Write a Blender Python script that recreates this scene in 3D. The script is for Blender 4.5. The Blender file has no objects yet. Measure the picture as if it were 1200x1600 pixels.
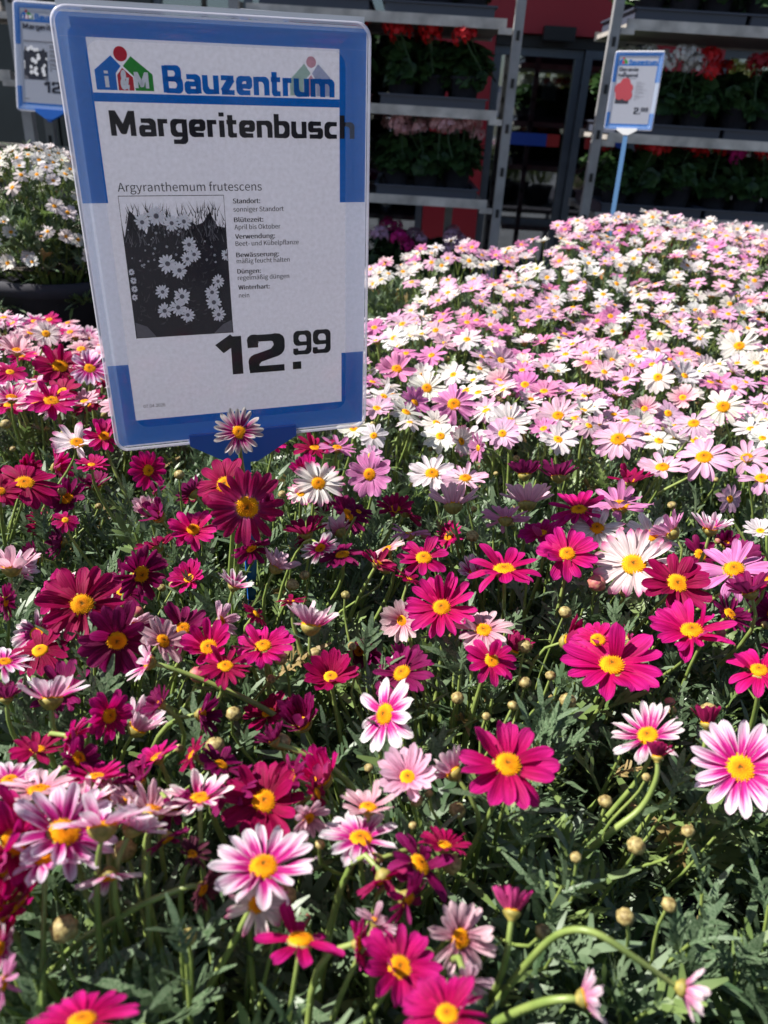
import bpy, math, random
import numpy as np
from mathutils import Vector, Matrix, Euler

R = random.Random(11)
rad = math.radians
SC = bpy.context.scene
COL = SC.collection

# ------------------------------------------------------------------ camera
CAMH = 1.65
PITCH, ROLL, FPX = rad(28.0), 0.062, 1190.0
F_ = Vector((0, math.cos(PITCH), -math.sin(PITCH)))
RT0 = Vector((1, 0, 0)); DN0 = Vector((0, -math.sin(PITCH), -math.cos(PITCH)))
RT = math.cos(ROLL) * RT0 - math.sin(ROLL) * DN0
DN = math.sin(ROLL) * RT0 + math.cos(ROLL) * DN0
CP = Vector((0, 0, CAMH))
cam_d = bpy.data.cameras.new('camera')
cam = bpy.data.objects.new('camera', cam_d); COL.objects.link(cam)
cam.matrix_world = Matrix(((RT.x, -DN.x, -F_.x, CP.x), (RT.y, -DN.y, -F_.y, CP.y), (RT.z, -DN.z, -F_.z, CP.z), (0, 0, 0, 1)))
cam_d.sensor_fit = 'HORIZONTAL'; cam_d.lens = 6.9; cam_d.sensor_width = 6.9 * 1200 / FPX
cam_d.clip_start = 0.02; cam_d.clip_end = 500
cam_d.dof.use_dof = True; cam_d.dof.focus_distance = 0.68; cam_d.dof.aperture_fstop = 2.3
SC.camera = cam

# ------------------------------------------------------------------ light
SUN_E, SUN_A = rad(50), rad(-85)           # azimuth measured from +Y towards +X
S = Vector((math.sin(SUN_A) * math.cos(SUN_E), math.cos(SUN_A) * math.cos(SUN_E), math.sin(SUN_E)))
W = bpy.data.worlds.new('World'); SC.world = W; W.use_nodes = True
nt = W.node_tree; nt.nodes.clear()
sky = nt.nodes.new('ShaderNodeTexSky'); sky.sky_type = 'NISHITA'; sky.sun_disc = False
sky.sun_elevation = SUN_E; sky.sun_rotation = SUN_A
bg = nt.nodes.new('ShaderNodeBackground'); bg.inputs[1].default_value = 0.054
wo = nt.nodes.new('ShaderNodeOutputWorld')
nt.links.new(sky.outputs[0], bg.inputs[0]); nt.links.new(bg.outputs[0], wo.inputs[0])
sl = bpy.data.lights.new('sun', 'SUN'); sl.energy = 5.0; sl.angle = rad(0.5); sl.color = (1, 0.95, 0.88)
so = bpy.data.objects.new('sun', sl); COL.objects.link(so); so.location = (-4, 1, 6)
so.rotation_euler = S.to_track_quat('Z', 'Y').to_euler()
SC.view_settings.view_transform = 'Standard'; SC.view_settings.look = 'None'
SC.view_settings.exposure = 1.1; SC.view_settings.gamma = 1.0; SC.view_settings.use_curve_mapping = False
SC.cycles.max_bounces = 8; SC.cycles.transparent_max_bounces = 12
SC.cycles.sample_clamp_indirect = 6

# ------------------------------------------------------------------ pixel <-> world (pixels of the 1200 x 1600 photograph)
def ray(px, py):
    return (RT * ((px - 600) / FPX) + DN * ((py - 800) / FPX) + F_)
def at_depth(px, py, d): return CP + ray(px, py) * d
def on_z(px, py, z):
    r = ray(px, py); return CP + r * ((z - CAMH) / r.z)
def on_y(px, py, y):
    r = ray(px, py); return CP + r * (y / r.y)
def project(p):
    v = Vector(p) - CP; d = v.dot(F_)
    if d < 0.02: return (-9999, -9999, d)
    return (600 + FPX * v.dot(RT) / d, 800 + FPX * v.dot(DN) / d, d)

# ------------------------------------------------------------------ materials
def new_mat(name):
    m = bpy.data.materials.new(name); m.use_nodes = True
    t = m.node_tree; t.nodes.clear()
    out = t.nodes.new('ShaderNodeOutputMaterial')
    return m, t, out
def N(t, kind, **kw):
    n = t.nodes.new(kind)
    for k, v in kw.items():
        if k.startswith('i_'): n.inputs[k[2:].replace('_', ' ')].default_value = v
        else: setattr(n, k, v)
    return n
def c4(c): return (c[0], c[1], c[2], 1)
def principled(name, col, rough=0.5, metal=0.0, spec=0.5, noise=0.0, nscale=20, bump=0.0, bscale=60, coords='Object'):
    m, t, out = new_mat(name)
    b = N(t, 'ShaderNodeBsdfPrincipled'); b.inputs['Base Color'].default_value = c4(col)
    b.inputs['Roughness'].default_value = rough; b.inputs['Metallic'].default_value = metal
    b.inputs['Specular IOR Level'].default_value = spec
    tc = N(t, 'ShaderNodeTexCoord')
    if noise:
        n = N(t, 'ShaderNodeTexNoise'); n.inputs['Scale'].default_value = nscale; n.inputs['Detail'].default_value = 5
        t.links.new(tc.outputs[coords], n.inputs['Vector'])
        mr = N(t, 'ShaderNodeMapRange'); mr.inputs['From Min'].default_value = .3; mr.inputs['From Max'].default_value = .7
        mr.inputs['To Min'].default_value = 1 - noise; mr.inputs['To Max'].default_value = 1 + noise
        t.links.new(n.outputs['Fac'], mr.inputs['Value'])
        mx = N(t, 'ShaderNodeVectorMath', operation='SCALE'); mx.inputs[0].default_value = col
        t.links.new(mr.outputs[0], mx.inputs['Scale']); t.links.new(mx.outputs[0], b.inputs['Base Color'])
    if bump:
        n2 = N(t, 'ShaderNodeTexNoise'); n2.inputs['Scale'].default_value = bscale; n2.inputs['Detail'].default_value = 4
        t.links.new(tc.outputs[coords], n2.inputs['Vector'])
        bp = N(t, 'ShaderNodeBump'); bp.inputs['Strength'].default_value = bump; bp.inputs['Distance'].default_value = .002
        t.links.new(n2.outputs['Fac'], bp.inputs['Height']); t.links.new(bp.outputs[0], b.inputs['Normal'])
    t.links.new(b.outputs[0], out.inputs[0])
    return m

def petal_mat(name, stops, under, streak=.16, edge=.0):
    """colour runs along the petal (uv y) with long veins; the underside is paler, as on the real flower"""
    m, t, out = new_mat(name); L = t.links.new
    uv = N(t, 'ShaderNodeUVMap'); sp = N(t, 'ShaderNodeSeparateXYZ'); L(uv.outputs[0], sp.inputs[0])
    oi = N(t, 'ShaderNodeObjectInfo')
    cb = N(t, 'ShaderNodeCombineXYZ')
    mx = N(t, 'ShaderNodeMath', operation='MULTIPLY'); mx.inputs[1].default_value = 11; L(sp.outputs[0], mx.inputs[0])
    my = N(t, 'ShaderNodeMath', operation='MULTIPLY'); my.inputs[1].default_value = 1.1; L(sp.outputs[1], my.inputs[0])
    mz = N(t, 'ShaderNodeMath', operation='MULTIPLY'); mz.inputs[1].default_value = 40; L(oi.outputs['Random'], mz.inputs[0])
    L(mx.outputs[0], cb.inputs[0]); L(my.outputs[0], cb.inputs[1]); L(mz.outputs[0], cb.inputs[2])
    no = N(t, 'ShaderNodeTexNoise'); no.inputs['Scale'].default_value = 1; no.inputs['Detail'].default_value = 3; L(cb.outputs[0], no.inputs['Vector'])
    a1 = N(t, 'ShaderNodeMath', operation='SUBTRACT'); a1.inputs[1].default_value = .5; L(no.outputs['Fac'], a1.inputs[0])
    a2 = N(t, 'ShaderNodeMath', operation='MULTIPLY_ADD'); a2.inputs[1].default_value = streak * 3; L(a1.outputs[0], a2.inputs[0]); L(sp.outputs[1], a2.inputs[2])
    e1 = N(t, 'ShaderNodeMath', operation='SUBTRACT'); e1.inputs[1].default_value = .5; L(sp.outputs[0], e1.inputs[0])
    e2 = N(t, 'ShaderNodeMath', operation='MULTIPLY'); L(e1.outputs[0], e2.inputs[0]); L(e1.outputs[0], e2.inputs[1])
    e3 = N(t, 'ShaderNodeMath', operation='MULTIPLY_ADD'); e3.inputs[1].default_value = edge * 4; L(e2.outputs[0], e3.inputs[0]); L(a2.outputs[0], e3.inputs[2])
    cr = N(t, 'ShaderNodeValToRGB'); el = cr.color_ramp.elements
    el[0].position, el[0].color = stops[0][0], c4(stops[0][1]); el[1].position, el[1].color = stops[-1][0], c4(stops[-1][1])
    for p, c in stops[1:-1]:
        e = el.new(p); e.color = c4(c)
    L(e3.outputs[0], cr.inputs[0])
    # fine darker veins
    vn = N(t, 'ShaderNodeMapRange'); vn.inputs['From Min'].default_value = .35; vn.inputs['From Max'].default_value = .65
    vn.inputs['To Min'].default_value = .66; vn.inputs['To Max'].default_value = 1.16; L(no.outputs['Fac'], vn.inputs[0])
    vs = N(t, 'ShaderNodeVectorMath', operation='SCALE'); L(cr.outputs[0], vs.inputs[0]); L(vn.outputs[0], vs.inputs['Scale'])
    vm = N(t, 'ShaderNodeVectorMath', operation='MULTIPLY'); L(vs.outputs[0], vm.inputs[0]); L(oi.outputs['Color'], vm.inputs[1])
    ge = N(t, 'ShaderNodeNewGeometry'); bk = N(t, 'ShaderNodeMath', operation='MULTIPLY'); bk.inputs[1].default_value = .45; L(ge.outputs['Backfacing'], bk.inputs[0])
    mc = N(t, 'ShaderNodeMix', data_type='RGBA'); L(bk.outputs[0], mc.inputs[0]); L(vm.outputs[0], mc.inputs[6]); mc.inputs[7].default_value = c4(under)
    pr = N(t, 'ShaderNodeBsdfPrincipled'); pr.inputs['Roughness'].default_value = .55; pr.inputs['Specular IOR Level'].default_value = .14
    L(mc.outputs[2], pr.inputs['Base Color'])
    bp = N(t, 'ShaderNodeBump'); bp.inputs['Strength'].default_value = .8; bp.inputs['Distance'].default_value = .0011
    L(no.outputs['Fac'], bp.inputs['Height']); L(bp.outputs[0], pr.inputs['Normal'])
    tr = N(t, 'ShaderNodeBsdfTranslucent'); L(mc.outputs[2], tr.inputs[0])
    ms = N(t, 'ShaderNodeMixShader'); ms.inputs[0].default_value = .42
    L(pr.outputs[0], ms.inputs[1]); L(tr.outputs[0], ms.inputs[2]); L(ms.outputs[0], out.inputs[0])
    return m

PET = {
 'C': petal_mat('crimson_petal', [(0, (.24, .001, .030)), (.5, (.33, .001, .065)), (1, (.37, .003, .10))], (.36, .03, .13)),
 'R': petal_mat('ringed_crimson_petal', [(0, (.66, .34, .50)), (.16, (.38, .02, .14)), (.6, (.30, .003, .07)), (1, (.34, .012, .11))], (.42, .07, .20)),
 'M': petal_mat('magenta_petal', [(0, (.46, .001, .065)), (.5, (.52, .002, .13)), (1, (.60, .014, .24))], (.60, .12, .32), edge=.12, streak=.2),
 'P': petal_mat('magenta_petal_pale_tip', [(.02, (.54, .004, .17)), (.44, (.64, .03, .31)), (.70, (.84, .46, .66)), (1, (.90, .84, .88))], (.80, .50, .64), edge=.42, streak=.26),
 'W': petal_mat('white_petal_pink_tip', [(0, (.86, .80, .76)), (.70, (.86, .76, .77)), (.96, (.74, .20, .42)), (1, (.70, .12, .36))], (.80, .56, .64), streak=.26),
 'Q': petal_mat('pale_pink_petal', [(0, (.60, .08, .24)), (.32, (.78, .38, .50)), (1, (.86, .64, .71))], (.80, .50, .58), streak=.3, edge=.25),
 'L': petal_mat('lilac_pink_petal', [(0, (.74, .33, .55)), (.5, (.70, .23, .49)), (1, (.75, .33, .57))], (.70, .36, .56), streak=.14),
 'V': petal_mat('blush_lilac_petal', [(0, (.78, .64, .71)), (.5, (.78, .50, .66)), (1, (.77, .43, .63))], (.78, .5, .66), streak=.24),
 'K': petal_mat('white_petal', [(0, (.79, .76, .71)), (1, (.81, .78, .78))], (.70, .66, .66), streak=.2),
 'X': petal_mat('wilted_petal', [(0, (.10, .012, .035)), (1, (.17, .05, .08))], (.10, .03, .05)),
 'D': petal_mat('plum_petal', [(0, (.16, .001, .04)), (.6, (.21, .003, .08)), (1, (.28, .015, .13))], (.26, .03, .14)),
}
def disc_mat():
    m, t, out = new_mat('yellow_floret'); L = t.links.new
    uv = N(t, 'ShaderNodeUVMap'); sp = N(t, 'ShaderNodeSeparateXYZ'); L(uv.outputs[0], sp.inputs[0])
    no = N(t, 'ShaderNodeTexNoise'); no.inputs['Scale'].default_value = 26; tc = N(t, 'ShaderNodeTexCoord'); L(tc.outputs['Object'], no.inputs['Vector'])
    ad = N(t, 'ShaderNodeMath', operation='MULTIPLY_ADD'); ad.inputs[1].default_value = .55; L(no.outputs['Fac'], ad.inputs[0]); L(sp.outputs[1], ad.inputs[2])
    cr = N(t, 'ShaderNodeValToRGB'); e = cr.color_ramp.elements
    e[0].position = .36; e[0].color = (.10, .06, .006, 1); e[1].position = 1.0; e[1].color = (.80, .36, .006, 1)
    x = e.new(.5); x.color = (.55, .17, .004, 1); x = e.new(.8); x.color = (.74, .27, .004, 1)
    L(ad.outputs[0], cr.inputs[0])
    b = N(t, 'ShaderNodeBsdfPrincipled'); b.inputs['Roughness'].default_value = .8; b.inputs['Specular IOR Level'].default_value = .15; L(cr.outputs[0], b.inputs['Base Color'])
    tr = N(t, 'ShaderNodeBsdfTranslucent'); L(cr.outputs[0], tr.inputs[0])
    ms = N(t, 'ShaderNodeMixShader'); ms.inputs[0].default_value = .15; L(b.outputs[0], ms.inputs[1]); L(tr.outputs[0], ms.inputs[2])
    L(ms.outputs[0], out.inputs[0]); return m
M_DISC = disc_mat()
def leafy(name, c1, c2, sc=30, tl=.25, rough=.42):
    m, t, out = new_mat(name); L = t.links.new
    tc = N(t, 'ShaderNodeTexCoord'); no = N(t, 'ShaderNodeTexNoise'); no.inputs['Scale'].default_value = sc; no.inputs['Detail'].default_value = 2
    L(tc.outputs['Object'], no.inputs['Vector'])
    oi = N(t, 'ShaderNodeObjectInfo')
    cr = N(t, 'ShaderNodeValToRGB'); cr.color_ramp.elements[0].position = .35; cr.color_ramp.elements[0].color = c4(c1)
    cr.color_ramp.elements[1].position = .66; cr.color_ramp.elements[1].color = c4(c2); L(no.outputs['Fac'], cr.inputs[0])
    b = N(t, 'ShaderNodeBsdfPrincipled'); b.inputs['Roughness'].default_value = rough; b.inputs['Specular IOR Level'].default_value = .5; L(cr.outputs[0], b.inputs['Base Color'])
    tr = N(t, 'ShaderNodeBsdfTranslucent'); L(cr.outputs[0], tr.inputs[0])
    ms = N(t, 'ShaderNodeMixShader'); ms.inputs[0].default_value = tl; L(b.outputs[0], ms.inputs[1]); L(tr.outputs[0], ms.inputs[2])
    L(ms.outputs[0], out.inputs[0]); return m
M_LEAF = leafy('grey_green_leaf', (.052, .098, .044), (.155, .215, .125), 30, .22, .40)
M_LEAF_Y = leafy('young_leaf', (.10, .16, .045), (.20, .28, .09), 30, .28, .42)
M_LEAF_D = leafy('dry_leaf', (.20, .15, .05), (.28, .20, .08), 30, .2, .6)
M_STEM = leafy('green_stem', (.15, .22, .05), (.26, .33, .09), 60, .1)
M_CALYX = leafy('olive_calyx', (.20, .17, .035), (.34, .28, .06), 400, .1, .6)
M_BUD = leafy('straw_bud', (.15, .10, .03), (.44, .36, .14), 420, .1, .6)
M_BUDG = leafy('green_bud', (.14, .12, .03), (.42, .36, .12), 420, .1, .6)
M_BUDP = leafy('rosy_bud', (.36, .05, .09), (.42, .20, .12), 260, .1, .6)
M_GLEAF = leafy('geranium_leaf', (.02, .055, .018), (.05, .105, .028), 25, .25)
M_POT = principled('dark_grey_plastic', (.030, .030, .040), .75, spec=.25, noise=.15)
M_TRAY = principled('blue_grey_tray_plastic', (.05, .06, .09), .4)
M_SOIL = principled('potting_soil', (.035, .025, .02), .95, noise=.4, nscale=80, bump=1, bscale=150)
M_GALV = principled('galvanised_steel', (.30, .30, .31), .5, .25, noise=.2, nscale=12)
M_SHELF = principled('worn_zinc_shelf_edge', (.50, .47, .44), .55, .2, noise=.35, nscale=14, bump=.3)
M_ALU = principled('anodised_aluminium', (.10, .12, .15), .4, .3, noise=.08)
M_WOOD = principled('weathered_shelf_board', (.30, .28, .26), .8, noise=.25, nscale=9, bump=.4)
M_RED = principled('dark_red_cladding', (.40, .014, .03), .45, noise=.08, nscale=2)
M_BLUE = principled('blue_painted_stripe', (.01, .05, .32), .4)
M_REDS = principled('red_painted_stripe', (.35, .02, .02), .4)
M_BLACK = principled('black_rubber', (.012, .012, .014), .5)
M_PANEL = principled('grey_green_panel', (.045, .055, .055), .5, noise=.2, nscale=3)
M_PAVE = principled('grey_paving', (.10, .10, .105), .85, noise=.25, nscale=3, bump=.5)
M_BARK = principled('bark', (.09, .065, .05), .9, noise=.3, nscale=8, bump=1)
M_TREE = leafy('tree_leaf', (.07, .09, .02), (.14, .15, .03), 2, .3)
M_BENCH = principled('bench_plastic_sheet', (.03, .028, .035), .85, spec=.2, noise=.2)
M_WHITEP = principled('white_plastic', (.75, .75, .76), .35)
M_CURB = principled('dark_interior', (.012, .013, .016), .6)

def glass_mat():
    m, t, out = new_mat('tinted_glass'); L = t.links.new
    tr = N(t, 'ShaderNodeBsdfTransparent'); tr.inputs[0].default_value = (.5, .55, .58, 1)
    gl = N(t, 'ShaderNodeBsdfGlossy'); gl.inputs['Roughness'].default_value = .02; gl.inputs[0].default_value = (.9, .95, 1, 1)
    lw = N(t, 'ShaderNodeLayerWeight'); lw.inputs[0].default_value = .5; pw = N(t, 'ShaderNodeMath', operation='POWER'); pw.inputs[1].default_value = 4; L(lw.outputs['Facing'], pw.inputs[0]); fr = N(t, 'ShaderNodeMath', operation='MULTIPLY_ADD'); fr.inputs[1].default_value = .6; fr.inputs[2].default_value = .26; L(pw.outputs[0], fr.inputs[0])
    ms = N(t, 'ShaderNodeMixShader'); L(fr.outputs[0], ms.inputs[0]); L(tr.outputs[0], ms.inputs[1]); L(gl.outputs[0], ms.inputs[2])
    L(ms.outputs[0], out.inputs[0]); return m
M_GLASS = glass_mat()
def clear_plastic(name, milk, col=(.80, .84, .95), tint=(1, 1, 1)):
    m, t, out = new_mat(name); L = t.links.new
    tr = N(t, 'ShaderNodeBsdfTransparent'); tr.inputs[0].default_value = c4(tint)
    df = N(t, 'ShaderNodeBsdfDiffuse'); df.inputs[0].default_value = c4(col)
    tl = N(t, 'ShaderNodeBsdfTranslucent'); tl.inputs[0].default_value = c4(col)
    a = N(t, 'ShaderNodeAddShader'); dm = N(t, 'ShaderNodeMixShader'); dm.inputs[0].default_value = .5
    L(df.outputs[0], dm.inputs[1]); L(tl.outputs[0], dm.inputs[2])
    m1 = N(t, 'ShaderNodeMixShader'); m1.inputs[0].default_value = milk; L(tr.outputs[0], m1.inputs[1]); L(dm.outputs[0], m1.inputs[2])
    t.nodes.remove(a)
    gl = N(t, 'ShaderNodeBsdfGlossy'); gl.inputs['Roughness'].default_value = .08
    lw = N(t, 'ShaderNodeLayerWeight'); lw.inputs[0].default_value = .5; pw = N(t, 'ShaderNodeMath', operation='POWER'); pw.inputs[1].default_value = 4; L(lw.outputs['Facing'], pw.inputs[0]); fr = N(t, 'ShaderNodeMath', operation='MULTIPLY_ADD'); fr.inputs[1].default_value = .5; fr.inputs[2].default_value = .035; L(pw.outputs[0], fr.inputs[0])
    m2 = N(t, 'ShaderNodeMixShader'); L(fr.outputs[0], m2.inputs[0]); L(m1.outputs[0], m2.inputs[1]); L(gl.outputs[0], m2.inputs[2])
    L(m2.outputs[0], out.inputs[0]); return m
M_CLEAR = clear_plastic('clear_plastic_cover', .03)
M_RIM = clear_plastic('clear_plastic_rim', .25, (.62, .78, 1.0))
M_EDGE = clear_plastic('clear_plastic_edge', .6, (.86, .87, .98))
def paper_mat(name, col, trans=.5, rough=.8):
    m, t, out = new_mat(name); L = t.links.new
    tc = N(t, 'ShaderNodeTexCoord'); no = N(t, 'ShaderNodeTexNoise'); no.inputs['Scale'].default_value = 320; no.inputs['Detail'].default_value = 6; L(tc.outputs['Object'], no.inputs['Vector'])
    mr = N(t, 'ShaderNodeMapRange'); mr.inputs['From Min'].default_value = .3; mr.inputs['From Max'].default_value = .7; mr.inputs['To Min'].default_value = .90; mr.inputs['To Max'].default_value = 1.04; L(no.outputs['Fac'], mr.inputs[0])
    vs = N(t, 'ShaderNodeVectorMath', operation='SCALE'); vs.inputs[0].default_value = col; L(mr.outputs[0], vs.inputs['Scale'])
    df = N(t, 'ShaderNodeBsdfDiffuse'); L(vs.outputs[0], df.inputs[0]); tl = N(t, 'ShaderNodeBsdfTranslucent'); L(vs.outputs[0], tl.inputs[0])
    ms = N(t, 'ShaderNodeMixShader'); ms.inputs[0].default_value = trans; L(df.outputs[0], ms.inputs[1]); L(tl.outputs[0], ms.inputs[2]); L(ms.outputs[0], out.inputs[0]); return m
M_PAPER = paper_mat('white_paper', (.64, .66, .76), .42)
M_WPRINT = paper_mat('white_print', (.93, .92, .95), 0)
M_INKBLUE = paper_mat('blue_ink', (.002, .18, .62), .42)
M_INKBLK = paper_mat('black_ink', (.02, .018, .025), .1)
M_INKGREY = paper_mat('dark_grey_ink', (.035, .032, .04), .1)
M_INKDIM = paper_mat('charcoal_ink', (.085, .08, .09), .1)
M_INKMID = paper_mat('mid_grey_ink', (.22, .21, .23), .2)
M_INKRED = paper_mat('red_ink', (.62, .02, .05), .3)
M_INKGRN = paper_mat('green_ink', (.03, .33, .05), .3)
M_INKPINK = paper_mat('pink_red_ink', (.60, .08, .10), .3)
M_GHOST = {'b': paper_mat('faint_blue_show_through', (.50, .55, .70), .42), 'r': paper_mat('faint_red_show_through', (.78, .42, .48), .42), 'g': paper_mat('faint_green_show_through', (.50, .68, .58), .42)}
M_SIGNBLUE = principled('blue_plastic_holder', (.006, .10, .44), .35, noise=.06)
M_POLEBLUE = principled('pale_blue_pole', (.10, .22, .42), .35)
M_ORANGE = principled('orange_pole_foot', (.6, .25, .08), .6)

# ------------------------------------------------------------------ mesh helpers
def link(o, parent=None, mat=None):
    COL.objects.link(o)
    if parent is not None: o.parent = parent
    if mat is not None: o.matrix_local = mat
    return o
class MB:
    def __init__(s): s.v = []; s.f = []; s.m = []; s.uv = []; s.n = 0
    def add(s, v, f, mi=0, uv=None):
        v = np.asarray(v, float).reshape(-1, 3)
        s.v.append(v); s.f += [tuple(i + s.n for i in q) for q in f]; s.m += [mi] * len(f)
        s.uv.append(np.zeros((len(v), 2)) if uv is None else np.asarray(uv, float)); s.n += len(v)
    def box(s, c, d, mi=0, M=None):
        x, y, z = d[0] / 2, d[1] / 2, d[2] / 2
        v = np.array([(sx * x, sy * y, sz * z) for sz in (-1, 1) for sy in (-1, 1) for sx in (-1, 1)])
        if M is not None: v = v @ np.array(M.to_3x3()).T
        s.add(v + np.array(c), [(0, 2, 3, 1), (4, 5, 7, 6), (0, 1, 5, 4), (2, 6, 7, 3), (0, 4, 6, 2), (1, 3, 7, 5)], mi)
    def tube(s, pts, r, n=6, mi=0, cap=True):
        pts = np.asarray(pts, float); k = len(pts); rr = np.full(k, r) if np.isscalar(r) else np.asarray(r)
        T = np.gradient(pts, axis=0); T /= np.linalg.norm(T, axis=1)[:, None] + 1e-12
        up = np.array([1., 0, 0]) if abs(T[0][0]) < .8 else np.array([0, 1., 0])
        V = []
        a = np.arange(n) * 2 * math.pi / n
        for i in range(k):
            u = up - T[i] * up.dot(T[i]); u /= np.linalg.norm(u) + 1e-12; w = np.cross(T[i], u); up = u
            V.append(pts[i] + rr[i] * (np.cos(a)[:, None] * u + np.sin(a)[:, None] * w))
        f = [(i * n + j, i * n + (j + 1) % n, (i + 1) * n + (j + 1) % n, (i + 1) * n + j) for i in range(k - 1) for j in range(n)]
        if cap: f += [tuple(range(n))[::-1], tuple((k - 1) * n + j for j in range(n))]
        s.add(np.concatenate(V), f, mi)
    def lathe(s, prof, n=16, mi=0, c=(0, 0, 0)):
        V = []; F = []
        for r_, z_ in prof:
            for j in range(n):
                a = 2 * math.pi * j / n; V.append((c[0] + r_ * math.cos(a), c[1] + r_ * math.sin(a), c[2] + z_))
        for i in range(len(prof) - 1):
            for j in range(n): F.append((i * n + j, i * n + (j + 1) % n, (i + 1) * n + (j + 1) % n, (i + 1) * n + j))
        uv = [(0, i / (len(prof) - 1)) for i in range(len(prof)) for j in range(n)]
        s.add(V, F, mi, uv)
    def mesh(s, name, mats, smooth=True):
        me = bpy.data.meshes.new(name)
        V = np.concatenate(s.v) if s.v else np.zeros((0, 3))
        me.from_pydata(V.tolist(), [], s.f)
        if not isinstance(mats, (list, tuple)): mats = [mats]
        for m in mats: me.materials.append(m)
        me.polygons.foreach_set('material_index', s.m)
        if smooth: me.polygons.foreach_set('use_smooth', [True] * len(s.f))
        U = np.concatenate(s.uv); lay = me.uv_layers.new(name='UVMap')
        li = np.zeros(len(me.loops), int); me.loops.foreach_get('vertex_index', li)
        lay.data.foreach_set('uv', U[li].ravel())
        me.update(); return me
    def build(s, name, mats, parent=None, mat=None, smooth=False):
        o = bpy.data.objects.new(name, s.mesh(name, mats, smooth)); return link(o, parent, mat)
def thing(name, label, cat, M=None, group=None):
    o = bpy.data.objects.new(name, None); COL.objects.link(o); o.empty_display_size = .05
    if M is not None: o.matrix_world = M
    tag(o, label, cat, group); return o
def tag(o, label, cat, group=None):
    o['label'] = label; o['category'] = cat
    if group: o['group'] = group
    return o
def frame(loc, nrm, spin=0):
    q = Vector(nrm).normalized().to_track_quat('Z', 'Y').to_matrix().to_4x4()
    return Matrix.Translation(loc) @ q @ Matrix.Rotation(spin, 4, 'Z')

# ------------------------------------------------------------------ flower shapes (unit radius, z = facing direction)
def petal_arrays(bend, cup, wd, nu=7, nv=4, twist=0, seed=0):
    rr = random.Random(seed); V = []; UV = []
    for i in range(nu + 1):
        s_ = 1 - (1 - i / nu) ** 1.35
        w = .50 + .50 * min(1, s_ / .5) ** .8
        if s_ > .70: w *= math.sqrt(max(.02, 1 - ((s_ - .70) / .302) ** 2))
        for j in range(nv + 1):
            t_ = (j / nv) * 2 - 1
            x = t_ * wd / 2 * w
            notch = .035 * (1 - abs(t_)) * (1 if i == nu else 0) * (1 if j % 2 == 0 else -.4)
            z = bend * s_ * s_ + cup * t_ * t_ * wd * w + .030 * (1 if j in (1, 3) else 0) * math.sin(math.pi * min(1, s_ * 1.05)) + twist * t_ * s_ * wd
            z += .02 * math.sin(6 * s_ + seed)
            V.append((x, s_ - notch, z)); UV.append((j / nv, s_))
    n = nv + 1
    F = [(i * n + j, i * n + j + 1, (i + 1) * n + j + 1, (i + 1) * n + j) for i in range(nu) for j in range(nv)]
    return np.array(V), F, UV
PSH = [petal_arrays(b, c, w, twist=tw, seed=k) for k, (b, c, w, tw) in enumerate(
    [(.02, .14, .40, .0), (-.12, .10, .42, .12), (.10, .20, .37, -.1), (-.22, .08, .40, .0), (.06, -.05, .43, .15), (.22, .22, .36, 0)])]
PSMALL = [petal_arrays(b, c, w, 4, 2, 0, k) for k, (b, c, w) in enumerate([(.02, .14, .42), (-.12, .1, .44), (.12, .2, .40)])]
petal_mesh = {}
def get_petal(sh, ty):
    if (sh, ty) not in petal_mesh:
        mb = MB(); mb.add(PSH[sh][0], PSH[sh][1], 0, PSH[sh][2]); petal_mesh[sh, ty] = mb.mesh('petal', PET[ty])
    return petal_mesh[sh, ty]
def dome(mb, r=.29, h=.105, fine=True, mi=0):
    prof = [(r * math.cos(a), h * math.sin(a)) for a in [0, .35, .7, 1.05, 1.35]] + [(.03, h * .90), (.0008, h * .86)]
    V = []; F = []; UV = []; n = 18 if fine else 8
    prof = [(r, -.03)] + prof
    for rr, zz in prof:
        for j in range(n):
            a = 2 * math.pi * j / n; V.append((rr * math.cos(a), rr * math.sin(a), zz)); UV.append((0, rr / r))
    for i in range(len(prof) - 1):
        for j in range(n): F.append((i * n + j, i * n + (j + 1) % n, (i + 1) * n + (j + 1) % n, (i + 1) * n + j))
    mb.add(V, F, mi, UV)
    if fine:
        K = 130
        for k in range(4, K):
            q = math.sqrt(k / K); a = k * 2.39996; rr = q * r * .98
            z0 = h * math.sqrt(max(0, 1 - (q * .97) ** 2)) * .97
            nrm = Vector((rr * math.cos(a) * .8, rr * math.sin(a) * .8, z0 * 1.2 + .08)).normalized()
            b = .0115 + .003 * math.sin(k * 7.1); ht = .026 + .012 * q + .006 * math.sin(k * 3.3)
            u = nrm.orthogonal().normalized(); w = nrm.cross(u); c = Vector((rr * math.cos(a), rr * math.sin(a), z0 - .004))
            P = [c + u * b, c + w * b, c - u * b, c - w * b]; T = [c + nrm * ht + (p - c) * .55 for p in P]; tp = c + nrm * (ht * 1.25)
            mb.add([tuple(p) for p in P + T + [tp]], [(0, 1, 5, 4), (1, 2, 6, 5), (2, 3, 7, 6), (3, 0, 4, 7), (4, 5, 8), (5, 6, 8), (6, 7, 8), (7, 4, 8)], mi, [(0, q)] * 4 + [(0, min(1, q + .15))] * 5)
_m = MB(); dome(_m); ME_DISC = _m.mesh('flower_centre', M_DISC)
_m = MB(); dome(_m, fine=False); ME_DISC_S = _m.mesh('flower_centre', M_DISC)
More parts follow.
